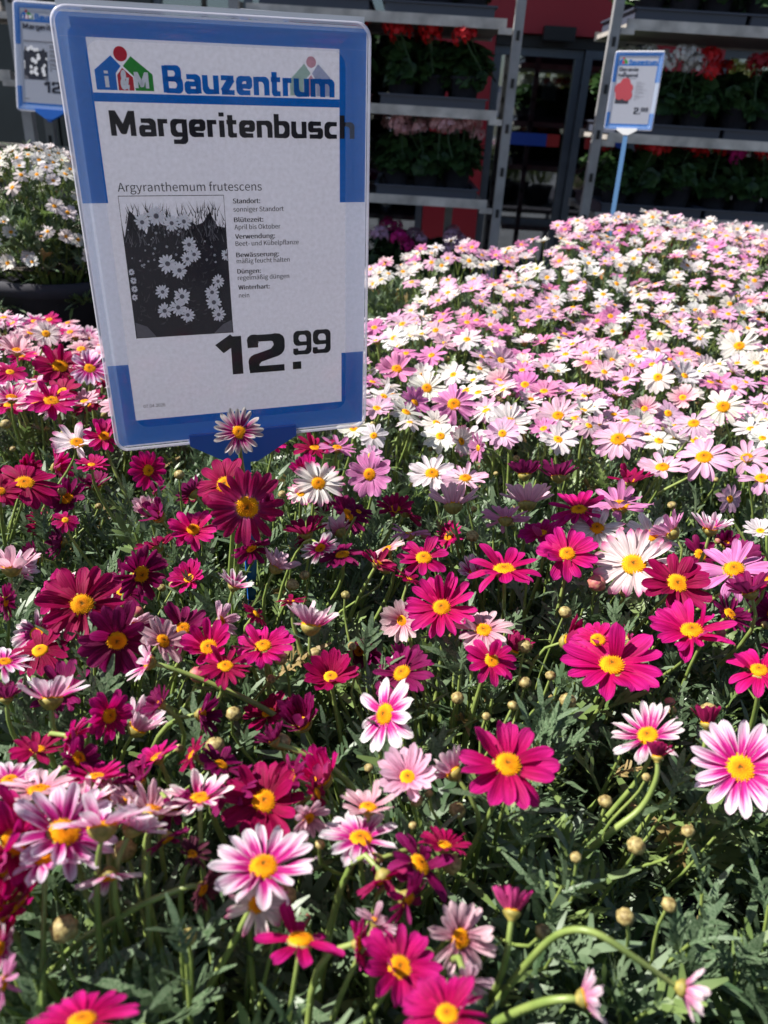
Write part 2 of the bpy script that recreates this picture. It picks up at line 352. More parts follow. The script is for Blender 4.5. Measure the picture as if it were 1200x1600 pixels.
def ring_mesh(ty, shapes, n, elev, seed, small=True, stem=False):
    """a whole ring of petals in one mesh, for flowers whose petals are a few pixels long"""
    rr = random.Random(seed); mb = MB(); src = PSMALL if small else PSH
    for k in range(n):
        V, F, UV = src[rr.choice(shapes)]
        a = 2 * math.pi * (k + rr.uniform(-.25, .25)) / n; e = elev + rr.gauss(0, .18)
        M = Matrix.Rotation(a, 4, 'Z') @ Matrix.Translation((0, .20, -.01 + .02 * (k % 2))) @ Matrix.Rotation(e, 4, 'X') @ Matrix.Diagonal((rr.uniform(.68, .86), rr.uniform(.74, .88), 1, 1))
        A = np.array(M); mb.add(V @ A[:3, :3].T + A[:3, 3], F, 0, UV)
    if stem:
        dome(mb, fine=False, mi=1)
        mb.lathe([(.05, -.24), (.20, -.16), (.31, -.02)], 8, 2)
        mb.tube([(0, 0, -.2), (.05, 0, -1.2), (.25, .1, -2.6), (.3, .1, -4.5)], .06, 4, 3, cap=False)
    return mb.mesh('petals', [PET[ty], M_DISC, M_CALYX, M_STEM] if stem else PET[ty])
RINGS = {}
def get_ring(ty, var, stem=False):
    k = (ty, var, stem)
    if k not in RINGS:
        n, e, sh = [(17, .05, [0, 1]), (19, .22, [0, 2]), (15, -.18, [0, 1]), (18, .5, [0, 2]), (22, .12, [0, 1, 2]), (16, .95, [2])][var]
        RINGS[k] = ring_mesh(ty, sh, n, e, hash((ord(ty), var)) & 255, True, stem)
    return RINGS[k]

def stem_into(mb, Minv, pts, rads, n=6, mi=0):
    A = np.array(Minv); P = np.asarray(pts) @ A[:3, :3].T + A[:3, 3]; mb.tube(P, rads, n, mi, cap=False)
def bez(p0, p1, p2, p3, k=9):
    t_ = np.linspace(0, 1, k)[:, None]; p0, p1, p2, p3 = map(np.array, (p0, p1, p2, p3))
    return (1 - t_) ** 3 * p0 + 3 * (1 - t_) ** 2 * t_ * p1 + 3 * (1 - t_) * t_ ** 2 * p2 + t_ ** 3 * p3

# ------------------------------------------------------------------ the marguerite plants on the bench
ZC = CAMH - .33                                     # usual height of the flower heads
BENCH_Z = ZC - .43
CROWD = 'potted marguerites crowded on the sales bench'
def canopy(x, y):
    z = ZC + .010 * math.sin(7 * x + 1.3) + .010 * math.sin(6.1 * y + 2 * x)
    t_ = min(1, max(0, (y - 1.15) / .85)); t_ = t_ * t_ * (3 - 2 * t_)
    if x > -.1: z += t_ * (.055 + .055 * math.exp(-((x - .62) / .36) ** 2)) * min(1, (x + .1) / .25)
    elif y > .95: z -= .025 * min(1, (y - .95) / .3)
    return z
plants = []
def add_plant(x, y, pal, label, r=.19, dz=0, near=False):
    e = thing('marguerite_plant', label, 'plant', Matrix.Translation((x, y, BENCH_Z + dz)), CROWD)
    p = dict(o=e, x=x, y=y, r=r, pal=pal, top=canopy(x, y) + dz, near=near, dz=dz)
    plants.append(p); return p
PLANTS = [
 (-.40, .10, 'P', 'bushy marguerite with magenta and white daisies at the near corner under the tan round bud', 1),
 (-.07, .13, 'P', 'marguerite with crimson and white tipped daisies nearest the camera, a wilted dark bloom above it', 1),
 (.26, .14, 'P', 'leafy marguerite with few drooping pink daisies and a stem bent in an arch', 1),
 (-.62, .36, 'M', 'marguerite with magenta daisies cut by the picture edge, beside the near corner plant', 1),
 (-.25, .38, 'C', 'marguerite with dark crimson daisies in the shade below the large price sign', 1),
 (.07, .37, 'M', 'marguerite with one wide open magenta daisy over dense grey green leaves', 1),
 (.40, .38, 'P', 'marguerite with a big pale lilac daisy with orange centre at the picture edge', 1),
 (-.46, .64, 'C', 'crimson and magenta marguerite beside the lower corner of the large price sign', 1),
 (-.14, .63, 'C', 'dark crimson marguerite holding the blue pole of the large price sign', 1),
 (.18, .62, 'M', 'marguerite with upright magenta blooms seen from below beside white ones', 1),
 (.50, .62, 'C', 'marguerite with crimson blooms and one large white daisy with pink tips', 1),
 (-.74, .90, 'M', 'magenta marguerite in the second row beside the large sign', 0),
 (-.42, .93, 'M', 'pink and magenta marguerite half hidden behind the large sign', 0),
 (-.09, .90, 'L', 'pale marguerite hidden behind the lower half of the large sign', 0),
 (.23, .89, 'V', 'white and lilac pink marguerite just beyond the row of upright magenta blooms', 0),
 (.55, .90, 'K', 'white marguerite with sparse tall blooms beside the lilac pink one', 0),
 (.86, .92, 'K', 'white marguerite at the picture edge beyond the crimson blooms', 0),
 (-.66, 1.19, 'Q', 'pale pink marguerite in front of the grey pot of the white bush', 0),
 (-.35, 1.20, 'Q', 'white and rose marguerite between the grey pot and the large sign', 0),
 (.06, 1.18, 'L', 'lilac pink marguerite touching the upright edge of the large sign', 0),
 (.39, 1.18, 'V', 'blush and white marguerite in the middle of the pale field', 0),
 (.71, 1.20, 'K', 'white and lilac marguerite in the pale field beside a dark gap', 0),
 (1.02, 1.20, 'K', 'white marguerite cut by the picture edge in the middle of the pale field', 0),
 (.22, 1.49, 'V', 'blush marguerite at the low end of the pale field below the geranium trolley', 0),
 (.54, 1.50, 'V', 'pink and white marguerite in the last row but two, below the glass door', 0),
 (.86, 1.50, 'L', 'pink marguerite in the last row but two with deeper pink blooms', 0),
 (1.18, 1.50, 'K', 'white marguerite in the last row but two at the picture edge', 0),
 (.08, 1.78, 'K', 'small white marguerite with a lone bloom at the dark gap beside the sign', 0),
 (.40, 1.80, 'K', 'white marguerite on the sloping shoulder of the pale field', 0),
 (.72, 1.80, 'V', 'pale pink marguerite on the hump of the field', 0),
 (1.04, 1.80, 'V', 'pale pink marguerite in the last row but one below the small price sign', 0),
 (1.36, 1.80, 'L', 'pink marguerite in the last row but one at the picture edge', 0),
 (.60, 2.08, 'V', 'farthest pink marguerite, on top of the hump below the small price sign', 0),
 (.92, 2.08, 'V', 'farthest blush marguerite beside the hump', 0),
 (1.26, 2.08, 'K', 'farthest white marguerite under the lowest shelf of the trolley', 0),
 (1.58, 2.08, 'V', 'farthest marguerite, at the picture edge under the geranium trolley', 0),
]
for x, y, pal, lab, nr in PLANTS: add_plant(x, y, pal, lab, near=bool(nr))
bushA = add_plant(-.72, 1.62, 'K', 'white marguerite bush in a dark grey pot behind the magenta plants', r=.17, dz=.235)
bushB = add_plant(-1.02, 1.50, 'K', 'white marguerite bush at the picture edge beside the potted one', r=.18, dz=.06)
bushC = add_plant(-.42, 1.66, 'K', 'white marguerite bush hidden behind the large sign', r=.17, dz=.08)
for b_ in (bushA, bushB, bushC): b_['bush'] = True; b_['o']['group'] = 'white marguerite bushes'
def plant_at(x, y): return min(plants, key=lambda p: (p['x'] - x) ** 2 + (p['y'] - y) ** 2)

taken = []                                          # xy of every head, to keep heads apart
def root_of(p, x, y, z, deep=.13):
    a = R.uniform(.66, .88)
    return (p['x'] + (x - p['x']) * a + R.uniform(-.02, .02), p['y'] + (y - p['y']) * a + R.uniform(-.02, .02), z - deep)
def flower(loc, nrm, rad_, ty, detail, p=None, npet=None, elev=None, spin=None, wild=.10, kids=None, bend=None, open_=None, shade_tone=1):
    p = p or plant_at(loc[0], loc[1]); M = frame(loc, nrm, R.uniform(0, 6.28) if spin is None else spin)
    inv = p['o'].matrix_world.inverted() if False else Matrix.Translation(-Vector((p['x'], p['y'], BENCH_Z + p['dz'])))
    nv = Vector(nrm).normalized()
    colv = R.uniform(.86, 1.08) * shade_tone; colr = (colv, colv * R.uniform(.9, 1.05), colv * R.uniform(.92, 1.06), 1)
    if detail == 0:
        o = bpy.data.objects.new('flower', get_ring(ty, R.choice([0, 1, 2, 4, 0, 1]), True)); o.color = colr
        link(o, p['o'], inv @ M @ Matrix.Scale(rad_, 4)); return o
    mb = MB(); Minv = M.inverted()
    rt = root_of(p, *loc, deep=R.uniform(.12, .18)); L0 = Vector(loc)
    base = L0 - nv * rad_ * .22
    d = (L0 - Vector(rt)).length
    pts = bend if bend is not None else bez(base, base - nv * d * .24, Vector(rt) + Vector((0, 0, d * .5)), rt)
    rs = .0013 + R.uniform(0, .0005)
    stem_into(mb, Minv, pts, np.linspace(rs * .8, rs * 1.4, len(pts)), 6, 1)
    r_ = rad_
    mb.lathe([(rs, -.30 * r_), (.14 * r_, -.26 * r_), (.26 * r_, -.15 * r_), (.325 * r_, -.01 * r_), (.28 * r_, .01 * r_)], 14, 0)
    fo = mb.build('flower', [M_CALYX, M_STEM], p['o'], inv @ M, smooth=True)
    dsc = R.uniform(.86, 1.08)
    co = bpy.data.objects.new('flower_centre', ME_DISC if detail == 2 else ME_DISC_S)
    link(co, fo, Matrix.Diagonal((r_ * dsc, r_ * dsc, r_ * R.uniform(.8, 1.3), 1)))
    if detail == 1:
        po = bpy.data.objects.new('petals', get_ring(ty, R.choice([0, 1, 2, 4, 1, 0]) if elev is None else (5 if elev > .7 else 3 if elev > .4 else 1)))
        po.color = colr; link(po, fo, Matrix.Scale(r_, 4))
    else:
        n = npet or R.choice([13, 15, 16, 17, 19, 21]); el = R.uniform(-.05, .25) if elev is None else elev
        shp = R.choice([[0, 1, 4], [0, 2, 4], [1, 3, 0], [0, 1, 2, 4, 5]])
        if el > .45: shp = [0, 2, 5]
        for k in range(n):
            if R.random() < .03: continue
            a = 2 * math.pi * (k + R.uniform(-.28, .28)) / n; e = el + R.gauss(0, wild)
            if R.random() < .11: e += R.choice([-.5, .6, -.3, .9])
            Mp = Matrix.Rotation(a, 4, 'Z') @ Matrix.Translation((0, .21 * r_, (-.02 + .03 * (k % 2)) * r_)) @ Matrix.Rotation(e, 4, 'X') @ Matrix.Rotation(R.gauss(0, .14), 4, 'Y') \
                @ Matrix.Diagonal((r_ * R.uniform(.88, 1.12) * min(1.0, 15.0 / n) * (.84 if ty in 'CMDR' else .76), r_ * R.uniform(.74, .86), r_, 1))
            o = bpy.data.objects.new('petal', get_petal(R.choice(shp), ty)); o.color = colr; link(o, fo, Mp)
    return fo
def bud(loc, nrm, r_, mat, p=None, opening=None):
    p = p or plant_at(loc[0], loc[1]); M = frame(loc, nrm); inv = Matrix.Translation(-Vector((p['x'], p['y'], BENCH_Z + p['dz'])))
    mb = MB(); nv = Vector(nrm).normalized(); rt = root_of(p, *loc, deep=R.uniform(.07, .12)); base = Vector(loc) - nv * r_ * .8
    d = (Vector(loc) - Vector(rt)).length
    stem_into(mb, M.inverted(), bez(base, base - nv * d * .25, Vector(rt) + Vector((0, 0, d * .4)), rt, 7), np.linspace(.0009, .0013, 7), 5, 1)
    prof = [(.15, -.85), (.6, -.7), (.93, -.25), (1.0, .1), (.88, .48), (.6, .78), (.28, .9), (.02, .86)]
    n = 14; V = []; F = []
    for i, (a, b) in enumerate(prof):
        for j in range(n):
            an = 2 * math.pi * (j + .5 * (i % 2)) / n; q = 1 + (.07 if j % 2 else -.05) + R.uniform(-.03, .03)
            V.append((a * q * r_ * math.cos(an), a * q * r_ * math.sin(an), b * r_))
    for i in range(len(prof) - 1):
        for j in range(n): F.append((i * n + j, i * n + (j + 1) % n, (i + 1) * n + (j + 1) % n, (i + 1) * n + j))
    mb.add(V, F[:n * 2], 2); mb.add(V, F[n * 2:], 0)
    return mb.build('bud', [mat, M_STEM, M_CALYX], p['o'], inv @ M, smooth=True)

def hero_normal(px, py, tilt, dr):
    c = -ray(px, py).normalized(); up = (-DN - c * (-DN).dot(c)).normalized(); rt = (RT - c * RT.dot(c)).normalized()
    lean = rt * math.cos(rad(dr)) + up * math.sin(rad(dr))
    return c * math.cos(rad(tilt)) + lean * math.sin(rad(tilt))
# x, y, width in pixels of the photograph, kind, tilt of the face away from the lens, direction it leans, extra
def smooth_path(pts):
    pts = [np.array(p) for p in pts]; P = []
    for i in range(len(pts) - 1):
        a = pts[max(0, i - 1)]; b = pts[i]; c = pts[i + 1]; d = pts[min(len(pts) - 1, i + 2)]
        for t_ in (0, .25, .5, .75): P.append(.5 * ((2 * b) + (c - a) * t_ + (2 * a - 5 * b + 4 * c - d) * t_ ** 2 + (3 * b - a - 3 * c + d) * t_ ** 3))
    P.append(pts[-1]); return P
ARCH = {
 (373, 675): [(376, 712, .012), (381, 750, .03), (386, 820, .06), (392, 880, .10)],
 (412, 1356): [(398, 1405, .005), (366, 1470, .01), (328, 1540, .02), (290, 1615, .035)],
 (100, 1302): [(118, 1345, .01), (145, 1420, .015), (200, 1510, .025), (235, 1600, .035)],
 (160, 1292): [(153, 1345, .0), (152, 1420, .005), (158, 1500, .015), (166, 1605, .03)],
 (1027, 1182): [(1025, 1218, 0), (1002, 1262, .005), (955, 1300, .01), (890, 1352, .04)],
 (1068, 1545): [(1040, 1530, 0), (985, 1492, -.005), (925, 1456, -.005), (872, 1460, .005), (820, 1510, .02), (750, 1600, .05)],
 (912, 1560): [(885, 1561, 0), (850, 1566, .005), (800, 1585, .02), (750, 1612, .03)],
 (316, 1388): [(292, 1386, 0), (240, 1405, 0), (195, 1428, .005), (120, 1475, .01), (40, 1560, .03)],
 (428, 1157): [(455, 1170, 0), (515, 1198, .005), (555, 1240, .01), (575, 1300, .03)],
 (232, 1035): [(262, 1042, 0), (330, 1068, .005), (400, 1100, .01), (460, 1140, .015), (520, 1200, .04)],
}
HERO = [
 (386, 792, 122, 'R', 12, -90, dict(npet=22, elev=.02, depth=.575)), (352, 757, 92, 'C', 35, 120, dict(depth=.59)), (373, 675, 76, 'P', 14, 90, dict(depth=.60, npet=22, elev=.02, shade_tone=.62)),  # pale-tipped bloom before the sign: shade put into its petal colour
 (302, 828, 80, 'M', 40, 90, {}), (478, 832, 74, 'C', 74, 100, dict(elev=.5)), (497, 756, 82, 'W', 28, 70, {}), (578, 741, 74, 'L', 20, 180, {}),
 (470, 772, 44, 'W', 40, 90, {}), (425, 694, 50, 'M', 62, 90, dict(dz=.02)), (492, 700, 66, 'C', 60, 90, {}), (527, 700, 60, 'L', 60, 80, {}),
 (231, 735, 62, 'M', 28, 0, {}), (163, 682, 66, 'M', 35, 90, dict(dz=.012)), (120, 692, 78, 'W', 50, 90, {}), (143, 727, 52, 'M', 64, 90, dict(elev=.5)),
 (38, 755, 100, 'C', 48, 90, dict(npet=15)), (0, 768, 62, 'C', 45, 90, {}), (80, 627, 78, 'M', 52, 90, {}), (94, 573, 78, 'C', 42, 90, {}),
 (140, 576, 62, 'P', 35, 90, {}), (72, 522, 48, 'W', 30, 90, {}), (16, 582, 52, 'M', 50, 90, {}), (27, 548, 62, 'Q', 65, 90, dict(elev=.4)),
 (18, 622, 62, 'P', 65, 90, dict(elev=.4)), (102, 813, 42, 'M', 35, 90, dict(elev=.4)), (220, 897, 88, 'D', 30, -30, {}), (128, 945, 132, 'C', 22, 90, dict(npet=16)),
 (183, 1000, 122, 'D', 20, -90, dict(npet=16)), (18, 887, 100, 'Q', 86, 90, dict(elev=.4)), (346, 972, 66, 'Q', 62, 20, dict(elev=.4)),
 (366, 915, 64, 'P', 72, 70, dict(elev=.5)), (432, 886, 78, 'Q', 84, 60, dict(elev=.5)), (254, 1002, 84, 'Q', 45, 40, {}), (232, 1035, 82, 'P', 78, 160, dict(elev=.4)),
 (80, 1092, 116, 'P', 92, 90, dict(elev=.6)), (170, 1118, 84, 'M', 35, 0, {}), (112, 1152, 72, 'M', 66, -20, {}), (6, 1035, 84, 'P', 60, 90, {}), (10, 1090, 70, 'D', 80, 90, dict(elev=.6)),
 (411, 1010, 98, 'M', 52, 100, {}), (486, 978, 104, 'P', 90, 80, dict(elev=.6)), (352, 1042, 82, 'C', 50, 90, {}), (315, 1117, 74, 'D', 62, 0, dict(elev=.5)),
 (250, 1100, 62, 'D', 70, 150, dict(elev=.5)), (428, 1157, 66, 'D', 85, 120, dict(elev=.7)), (603, 1116, 118, 'P', 45, 165, dict(npet=14)),
 (690, 950, 112, 'M', 32, 100, dict(npet=20)), (755, 985, 94, 'Q', 46, 90, {}), (768, 1033, 86, 'M', 28, 60, {}), (793, 1196, 152, 'M', 34, 80, dict(npet=15, dz=.022)),
 (708, 1207, 92, 'P', 98, 130, dict(elev=.7)), (934, 1000, 74, 'M', 36, 90, {}), (956, 1040, 152, 'M', 44, 90, dict(npet=15, dz=-.01)), (1081, 987, 128, 'M', 50, 90, {}),
 (1186, 1048, 104, 'M', 50, 90, {}), (1012, 1150, 114, 'P', 42, 110, {}), (1027, 1182, 60, 'C', 86, 90, dict(elev=.95, dz=.02)), (1157, 1200, 152, 'P', 12, 90, dict(npet=19, dz=.01)),
 (1105, 1130, 70, 'C', 85, 90, dict(elev=.95)), (990, 882, 128, 'W', 36, 90, dict(npet=22)), (1058, 912, 108, 'C', 32, 60, {}), (1018, 838, 86, 'K', 45, 70, {}),
 (1147, 890, 114, 'L', 40, 90, {}), (1172, 925, 84, 'D', 78, 110, dict(elev=.5)), (886, 866, 96, 'M', 38, 90, {}), (933, 826, 84, 'W', 42, 90, {}),
 (905, 797, 92, 'M', 58, 90, {}), (846, 834, 72, 'M', 62, 100, {}), (788, 890, 112, 'M', 62, 90, dict(npet=13)), (662, 872, 82, 'M', 42, 90, {}),
 (617, 796, 62, 'C', 55, 90, dict(elev=.3)), (708, 790, 96, 'Q', 106, 92, dict(elev=.55)), (824, 786, 92, 'Q', 102, 90, dict(elev=.5)), (790, 812, 76, 'L', 110, 90, {}),
 (820, 742, 66, 'D', 100, 90, dict(elev=.6)), (873, 745, 74, 'D', 102, 90, dict(elev=.5)), (985, 752, 72, 'C', 74, 90, dict(elev=.4)), (968, 790, 98, 'L', 60, 90, {}),
 (1050, 832, 78, 'L', 100, 130, dict(elev=.6)), (1110, 827, 74, 'P', 82, 80, dict(elev=.5)), (640, 835, 66, 'L', 96, 90, {}), (605, 858, 60, 'Q', 70, 120, {}),
 (675, 740, 74, 'K', 38, 90, {}), (727, 748, 74, 'V', 60, 90, {}), (667, 607, 60, 'K', 30, 90, {}), (709, 632, 72, 'L', 28, 90, {}), (620, 577, 64, 'L', 45, 90, {}),
 (599, 621, 52, 'K', 35, 90, {}), (584, 681, 46, 'K', 20, 90, {}), (580, 712, 40, 'V', 40, 90, {}), (795, 661, 70, 'K', 30, 90, {}), (872, 650, 70, 'V', 45, 90, {}), (966, 687, 80, 'V', 40, 90, {}),
 (1100, 715, 86, 'V', 45, 90, {}), (1130, 636, 68, 'K', 35, 90, {}), (1028, 590, 52, 'K', 28, 90, {}), (1155, 541, 62, 'K', 45, 90, {}), (1084, 662, 64, 'V', 50, 90, {}),
 (1035, 731, 74, 'V', 58, 90, {}), (1190, 748, 74, 'V', 45, 90, {}), (1167, 716, 66, 'V', 45, 90, {}), (850, 612, 54, 'L', 60, 90, {}), (770, 557, 50, 'K', 40, 90, {}),
 (720, 690, 52, 'W', 40, 20, {}), (748, 700, 48, 'L', 60, 180, {}), (535, 868, 72, 'D', 62, 100, {}), (500, 855, 62, 'P', 50, -60, {}), (590, 880, 62, 'C', 72, 60, {}),
 (413, 1253, 134, 'C', 26, 90, dict(npet=16)), (312, 1248, 112, 'P', 62, 90, dict(elev=.25)), (412, 1356, 168, 'P', 46, 90, dict(npet=18, dz=.01)),
 (402, 1412, 104, 'W', 30, -60, {}), (563, 1312, 122, 'P', 52, 90, {}), (575, 1262, 92, 'Q', 62, 90, dict(elev=.3)),
 (100, 1302, 168, 'P', 46, 60, dict(dz=.02, npet=16)), (160, 1292, 150, 'P', 92, 90, dict(elev=.4, dz=.025)), (8, 1352, 130, 'M', 62, -20, dict(dz=.02)), (60, 1236, 130, 'Q', 72, 90, dict(elev=.2)),
 (150, 1215, 92, 'M', 68, 90, dict(elev=.4)), (128, 1598, 170, 'M', 62, 90, dict(dz=.03)), (316, 1388, 72, 'X', 60, -20, dict(elev=.4)), (719, 1466, 112, 'Q', 25, -20, {}),
 (624, 1512, 132, 'M', 36, 60, {}), (698, 1585, 140, 'M', 40, 90, dict(dz=.02)), (800, 1424, 92, 'M', 96, 85, dict(elev=.8)), (728, 1535, 84, 'Q', 60, -80, {}),
 (470, 1470, 140, 'M', 68, 80, dict(npet=8, wild=.3)), (912, 1560, 92, 'P', 95, 10, dict(elev=.5)), (1068, 1545, 92, 'P', 100, -20, dict(elev=.6)),
 (655, 1352, 120, 'D', 62, 40, dict(npet=12, wild=.3)), (600, 1372, 96, 'C', 95, -60, {}), (482, 1278, 70, 'Q', 40, -60, {}), (216, 1222, 84, 'D', 70, 120, dict(elev=.5)),
 (262, 1310, 70, 'D', 80, -60, {}), (365, 1235, 90, 'D', 60, 140, {}), (0, 1482, 74, 'P', 62, 0, {}), (5, 1535, 80, 'L', 75, 0, {}), (170, 1370, 100, 'P', 82, -90, {}),
 (200, 1252, 84, 'Q', 70, 60, {}), (588, 1440, 70, 'Q', 75, 60, {}), (1188, 830, 50, 'K', 50, 90, {}), (1140, 780, 46, 'V', 40, 0, {}), (640, 660, 44, 'K', 70, 90, {}),
 (255, 560, 60, 'M', 50, 90, {}), (392, 856, 66, 'D', 60, -60, dict(depth=.60)), (20, 1318, 150, 'M', 50, 40, dict(dz=.022)), (240, 1268, 120, 'Q', 78, 70, dict(elev=.3, dz=.012)), (0, 1425, 120, 'M', 60, 0, {}), (70, 1345, 120, 'P', 70, 90, dict(dz=.015)), (130, 1262, 110, 'P', 60, 120, dict(dz=.01)), (300, 1335, 60, 'X', 50, 60, dict(elev=.4)), (35, 1275, 120, 'M', 66, 60, dict(dz=.01)), (208, 1292, 112, 'P', 84, 60, dict(elev=.4, dz=.02)), (58, 1172, 84, 'C', 62, 90, {}), (122, 1186, 88, 'D', 50, 30, {}), (246, 1184, 74, 'M', 74, 120, dict(elev=.4)), (28, 1412, 104, 'M', 80, -40, {}), (180, 1248, 92, 'Q', 60, 60, {}), (694, 1322, 84, 'C', 66, 80, dict(elev=.4)), (636, 1405, 96, 'D', 70, -40, {}), (586, 1345, 80, 'D', 84, 200, {}), (15, 1220, 90, 'P', 58, 90, {}), (345, 1195, 80, 'D', 66, 60, {}), (455, 1215, 76, 'D', 60, 160, {}), (270, 1262, 72, 'D', 55, -60, {}), (560, 1475, 70, 'M', 70, 0, {}), (495, 1240, 60, 'C', 70, 20, {}), (8, 940, 60, 'D', 70, 0, {}), (400, 960, 50, 'C', 70, 40, {}), (640, 905, 50, 'C', 78, 60, {}), (1140, 960, 70, 'D', 60, 40, {}), (560, 800, 46, 'D', 60, 60, {}), (1195, 905, 80, 'C', 60, 90, {}), (300, 1180, 60, 'C', 75, 150, {}), (455, 940, 50, 'C', 80, 90, {}),
]
for x, y, w_, ty, tilt, dr, ex in HERO:
    ex = dict(ex); dz = ex.pop('dz', 0); dep = ex.pop('depth', None); arch = ARCH.get((x, y))
    P0 = on_z(x, y, ZC + dz + R.uniform(-.006, .006)) if dep is None else at_depth(x, y, dep)
    dd = (P0 - CP).dot(F_); nrm = hero_normal(x, y, tilt, dr)
    rr_ = w_ * dd / FPX / 2
    if arch: ex['bend'] = smooth_path([tuple(P0 - nrm * rr_ * .22)] + [tuple(at_depth(a, b, dd + c)) for a, b, c in arch])
    flower(tuple(P0), nrm, rr_, ty, 2 if w_ > 58 else 1, **({k: v for k, v in ex.items()} if w_ > 58 else {}))
    taken.append((P0.x, P0.y, .9 * rr_))
BUDS = [(323, 1005, 22, 0), (310, 1055, 28, 2), (365, 1116, 24, 0), (336, 1166, 30, 0), (439, 1029, 22, 0), (491, 1023, 22, 0), (457, 914, 20, 0), (476, 899, 16, 0), (603, 886, 26, 2),
 (738, 838, 20, 0), (932, 912, 28, 2), (820, 1011, 22, 0), (820, 1067, 20, 0), (887, 1096, 26, 0), (860, 1056, 16, 3), (883, 957, 20, 0), (715, 1091, 20, 0), (658, 1046, 16, 0), (625, 1193, 24, 3),
 (714, 1266, 26, 0), (705, 1350, 32, 0), (994, 1322, 28, 0), (1075, 1299, 20, 3), (977, 1433, 28, 0), (946, 1253, 22, 3), (100, 1452, 42, 0), (440, 1160, 28, 0), (9, 663, 16, 0), (100, 346, 10, 1),
 (446, 1400, 34, 0), (848, 1456, 24, 3), (195, 1330, 36, 3), (404, 835, 14, 0), (190, 345, 10, 0), (280, 742, 16, 3), (97, 768, 14, 0), (103, 678, 16, 0), (1140, 870, 22, 1), (1050, 790, 14, 0), (760, 1120, 14, 0),
 (1108, 1112, 28, 0), (576, 1200, 14, 3), (645, 1290, 14, 0), (670, 1240, 14, 0), (500, 1320, 16, 0), (900, 1340, 18, 3), (1010, 1215, 14, 3), (780, 980, 14, 3), (550, 1010, 14, 0), (540, 930, 14, 1)]
for x, y, w_, k in BUDS:
    if y < 400: continue
    P0 = on_z(x, y, ZC - .012 + R.uniform(-.01, .006)); dd = (P0 - CP).dot(F_)
    bud(tuple(P0), (R.uniform(-.4, .4), R.uniform(-.3, .3), 1), w_ * dd / FPX / 2, [M_BUD, M_BUDG, M_BUDP, M_BUD][k])

# scattered heads of the pale field and the magenta plants behind
MIX = {'V': 'VVVVKKKLLWQ', 'K': 'KKKKVVLWQ', 'L': 'LLLVVKQ', 'Q': 'QQWPMPQM', 'M': 'MMCPQ', 'C': 'CMM', 'P': 'PQM'}
def free(x, y, d):
    return all((x - a) ** 2 + (y - b) ** 2 > max(d, .62 * (d + c)) ** 2 for a, b, c in taken)
for p in plants:
    far = p['y'] > 1.32; bush = p.get('bush')
    want = 54 if not bush else 150
    if p['y'] < .8: want = 15 if p['x'] < .12 else 6
    low = p['y'] < .8
    tries = 0; got = 0
    while got < want and tries < want * 14:
        tries += 1
        a = R.uniform(0, 6.28); q = math.sqrt(R.random()) * p['r'] * 1.05
        x, y = p['x'] + q * math.cos(a), p['y'] + q * math.sin(a)
        if not bush and plant_at(x, y) is not p: continue
        drop = (q / p['r']) ** 2
        if bush: z = p['top'] - .11 * drop - (.10 * R.random() if drop > .5 else 0)
        else: z = canopy(x, y) - (.034 if .8 < p['y'] < 1.7 else .022) * drop + R.uniform(-.014, .012)
        u, v, dd = project((x, y, z))
        if u < -60 or u > 1270 or v < 150: continue
        if not bush:
            if (u > 545 and v > 690) or (u <= 545 and v > 640):
                if not low or (u > 640 and v > 1010) or v > 1375: continue
                z -= R.uniform(.012, .045)
        if 230 < u < 545 and v < 650 and R.random() < .8: continue
        if not bush and not low and math.sin(17 * x + 3 * y) * math.sin(13 * y - 5 * x + 1) > .66 and R.random() < .5: continue
        d = .029 if not far else .0275
        if bush: d = .020
        if not free(x, y, d * (.8 if low else 1)): continue
        rr_ = (R.uniform(.0165, .022) if far else R.uniform(.018, .0245)) if p['pal'] not in 'MCP' else R.uniform(.021, .027)
        if bush: rr_ = R.uniform(.013, .018)
        nrm = Vector(((x - p['x']) * 1.4 + R.gauss(0, .22) - .12, (y - p['y']) * 1.2 + R.gauss(0, .22) - .28, 1))
        if bush: nrm = Vector(((x - p['x']) * 7 + R.gauss(0, .2), (y - p['y']) * 7 + R.gauss(0, .2), .9))
        ty = R.choice(('DDCCMPQD' if low else MIX[p['pal']]) if not bush else 'K'); det = 0 if (far or bush) else 1
        if not bush and not low and p['pal'] in 'VKL' and R.random() < .65: ty = ('KKKV' if math.sin(9 * x + 2) + math.sin(8 * y + 3 * x) > -.1 else 'LVVK')[R.randrange(4)]
        if low and R.random() < .6: nrm = Vector((R.gauss(0, .8), R.gauss(0, .8), .5))
        flower((x, y, z), nrm, rr_ * (.85 if low else 1), ty, 2 if (low and R.random() < .5) else det, p=p, elev=R.choice([None, .5, .9]) if low else None); taken.append((x, y, rr_ * .8)); got += 1
    for k in range((9 if p['near'] else 14) if not far else 7):
        a = R.uniform(0, 6.28); q = math.sqrt(R.random()) * p['r']; x, y = p['x'] + q * math.cos(a), p['y'] + q * math.sin(a)
        z = (canopy(x, y) - .03 - .025 * (q / p['r']) ** 2 + R.uniform(-.012, .015)) if not bush else p['top'] - .03 - .14 * (q / p['r']) ** 2
        u, v, dd = project((x, y, z))
        if -20 < u < 1220 and 150 < v < 1620: bud((x, y, z), (R.gauss(0, .4), R.gauss(0, .4), 1), R.uniform(.0028, .0048), R.choice([M_BUD, M_BUDG, M_BUD, M_BUDP] if p['near'] else [M_BUDG, M_BUD]), p)

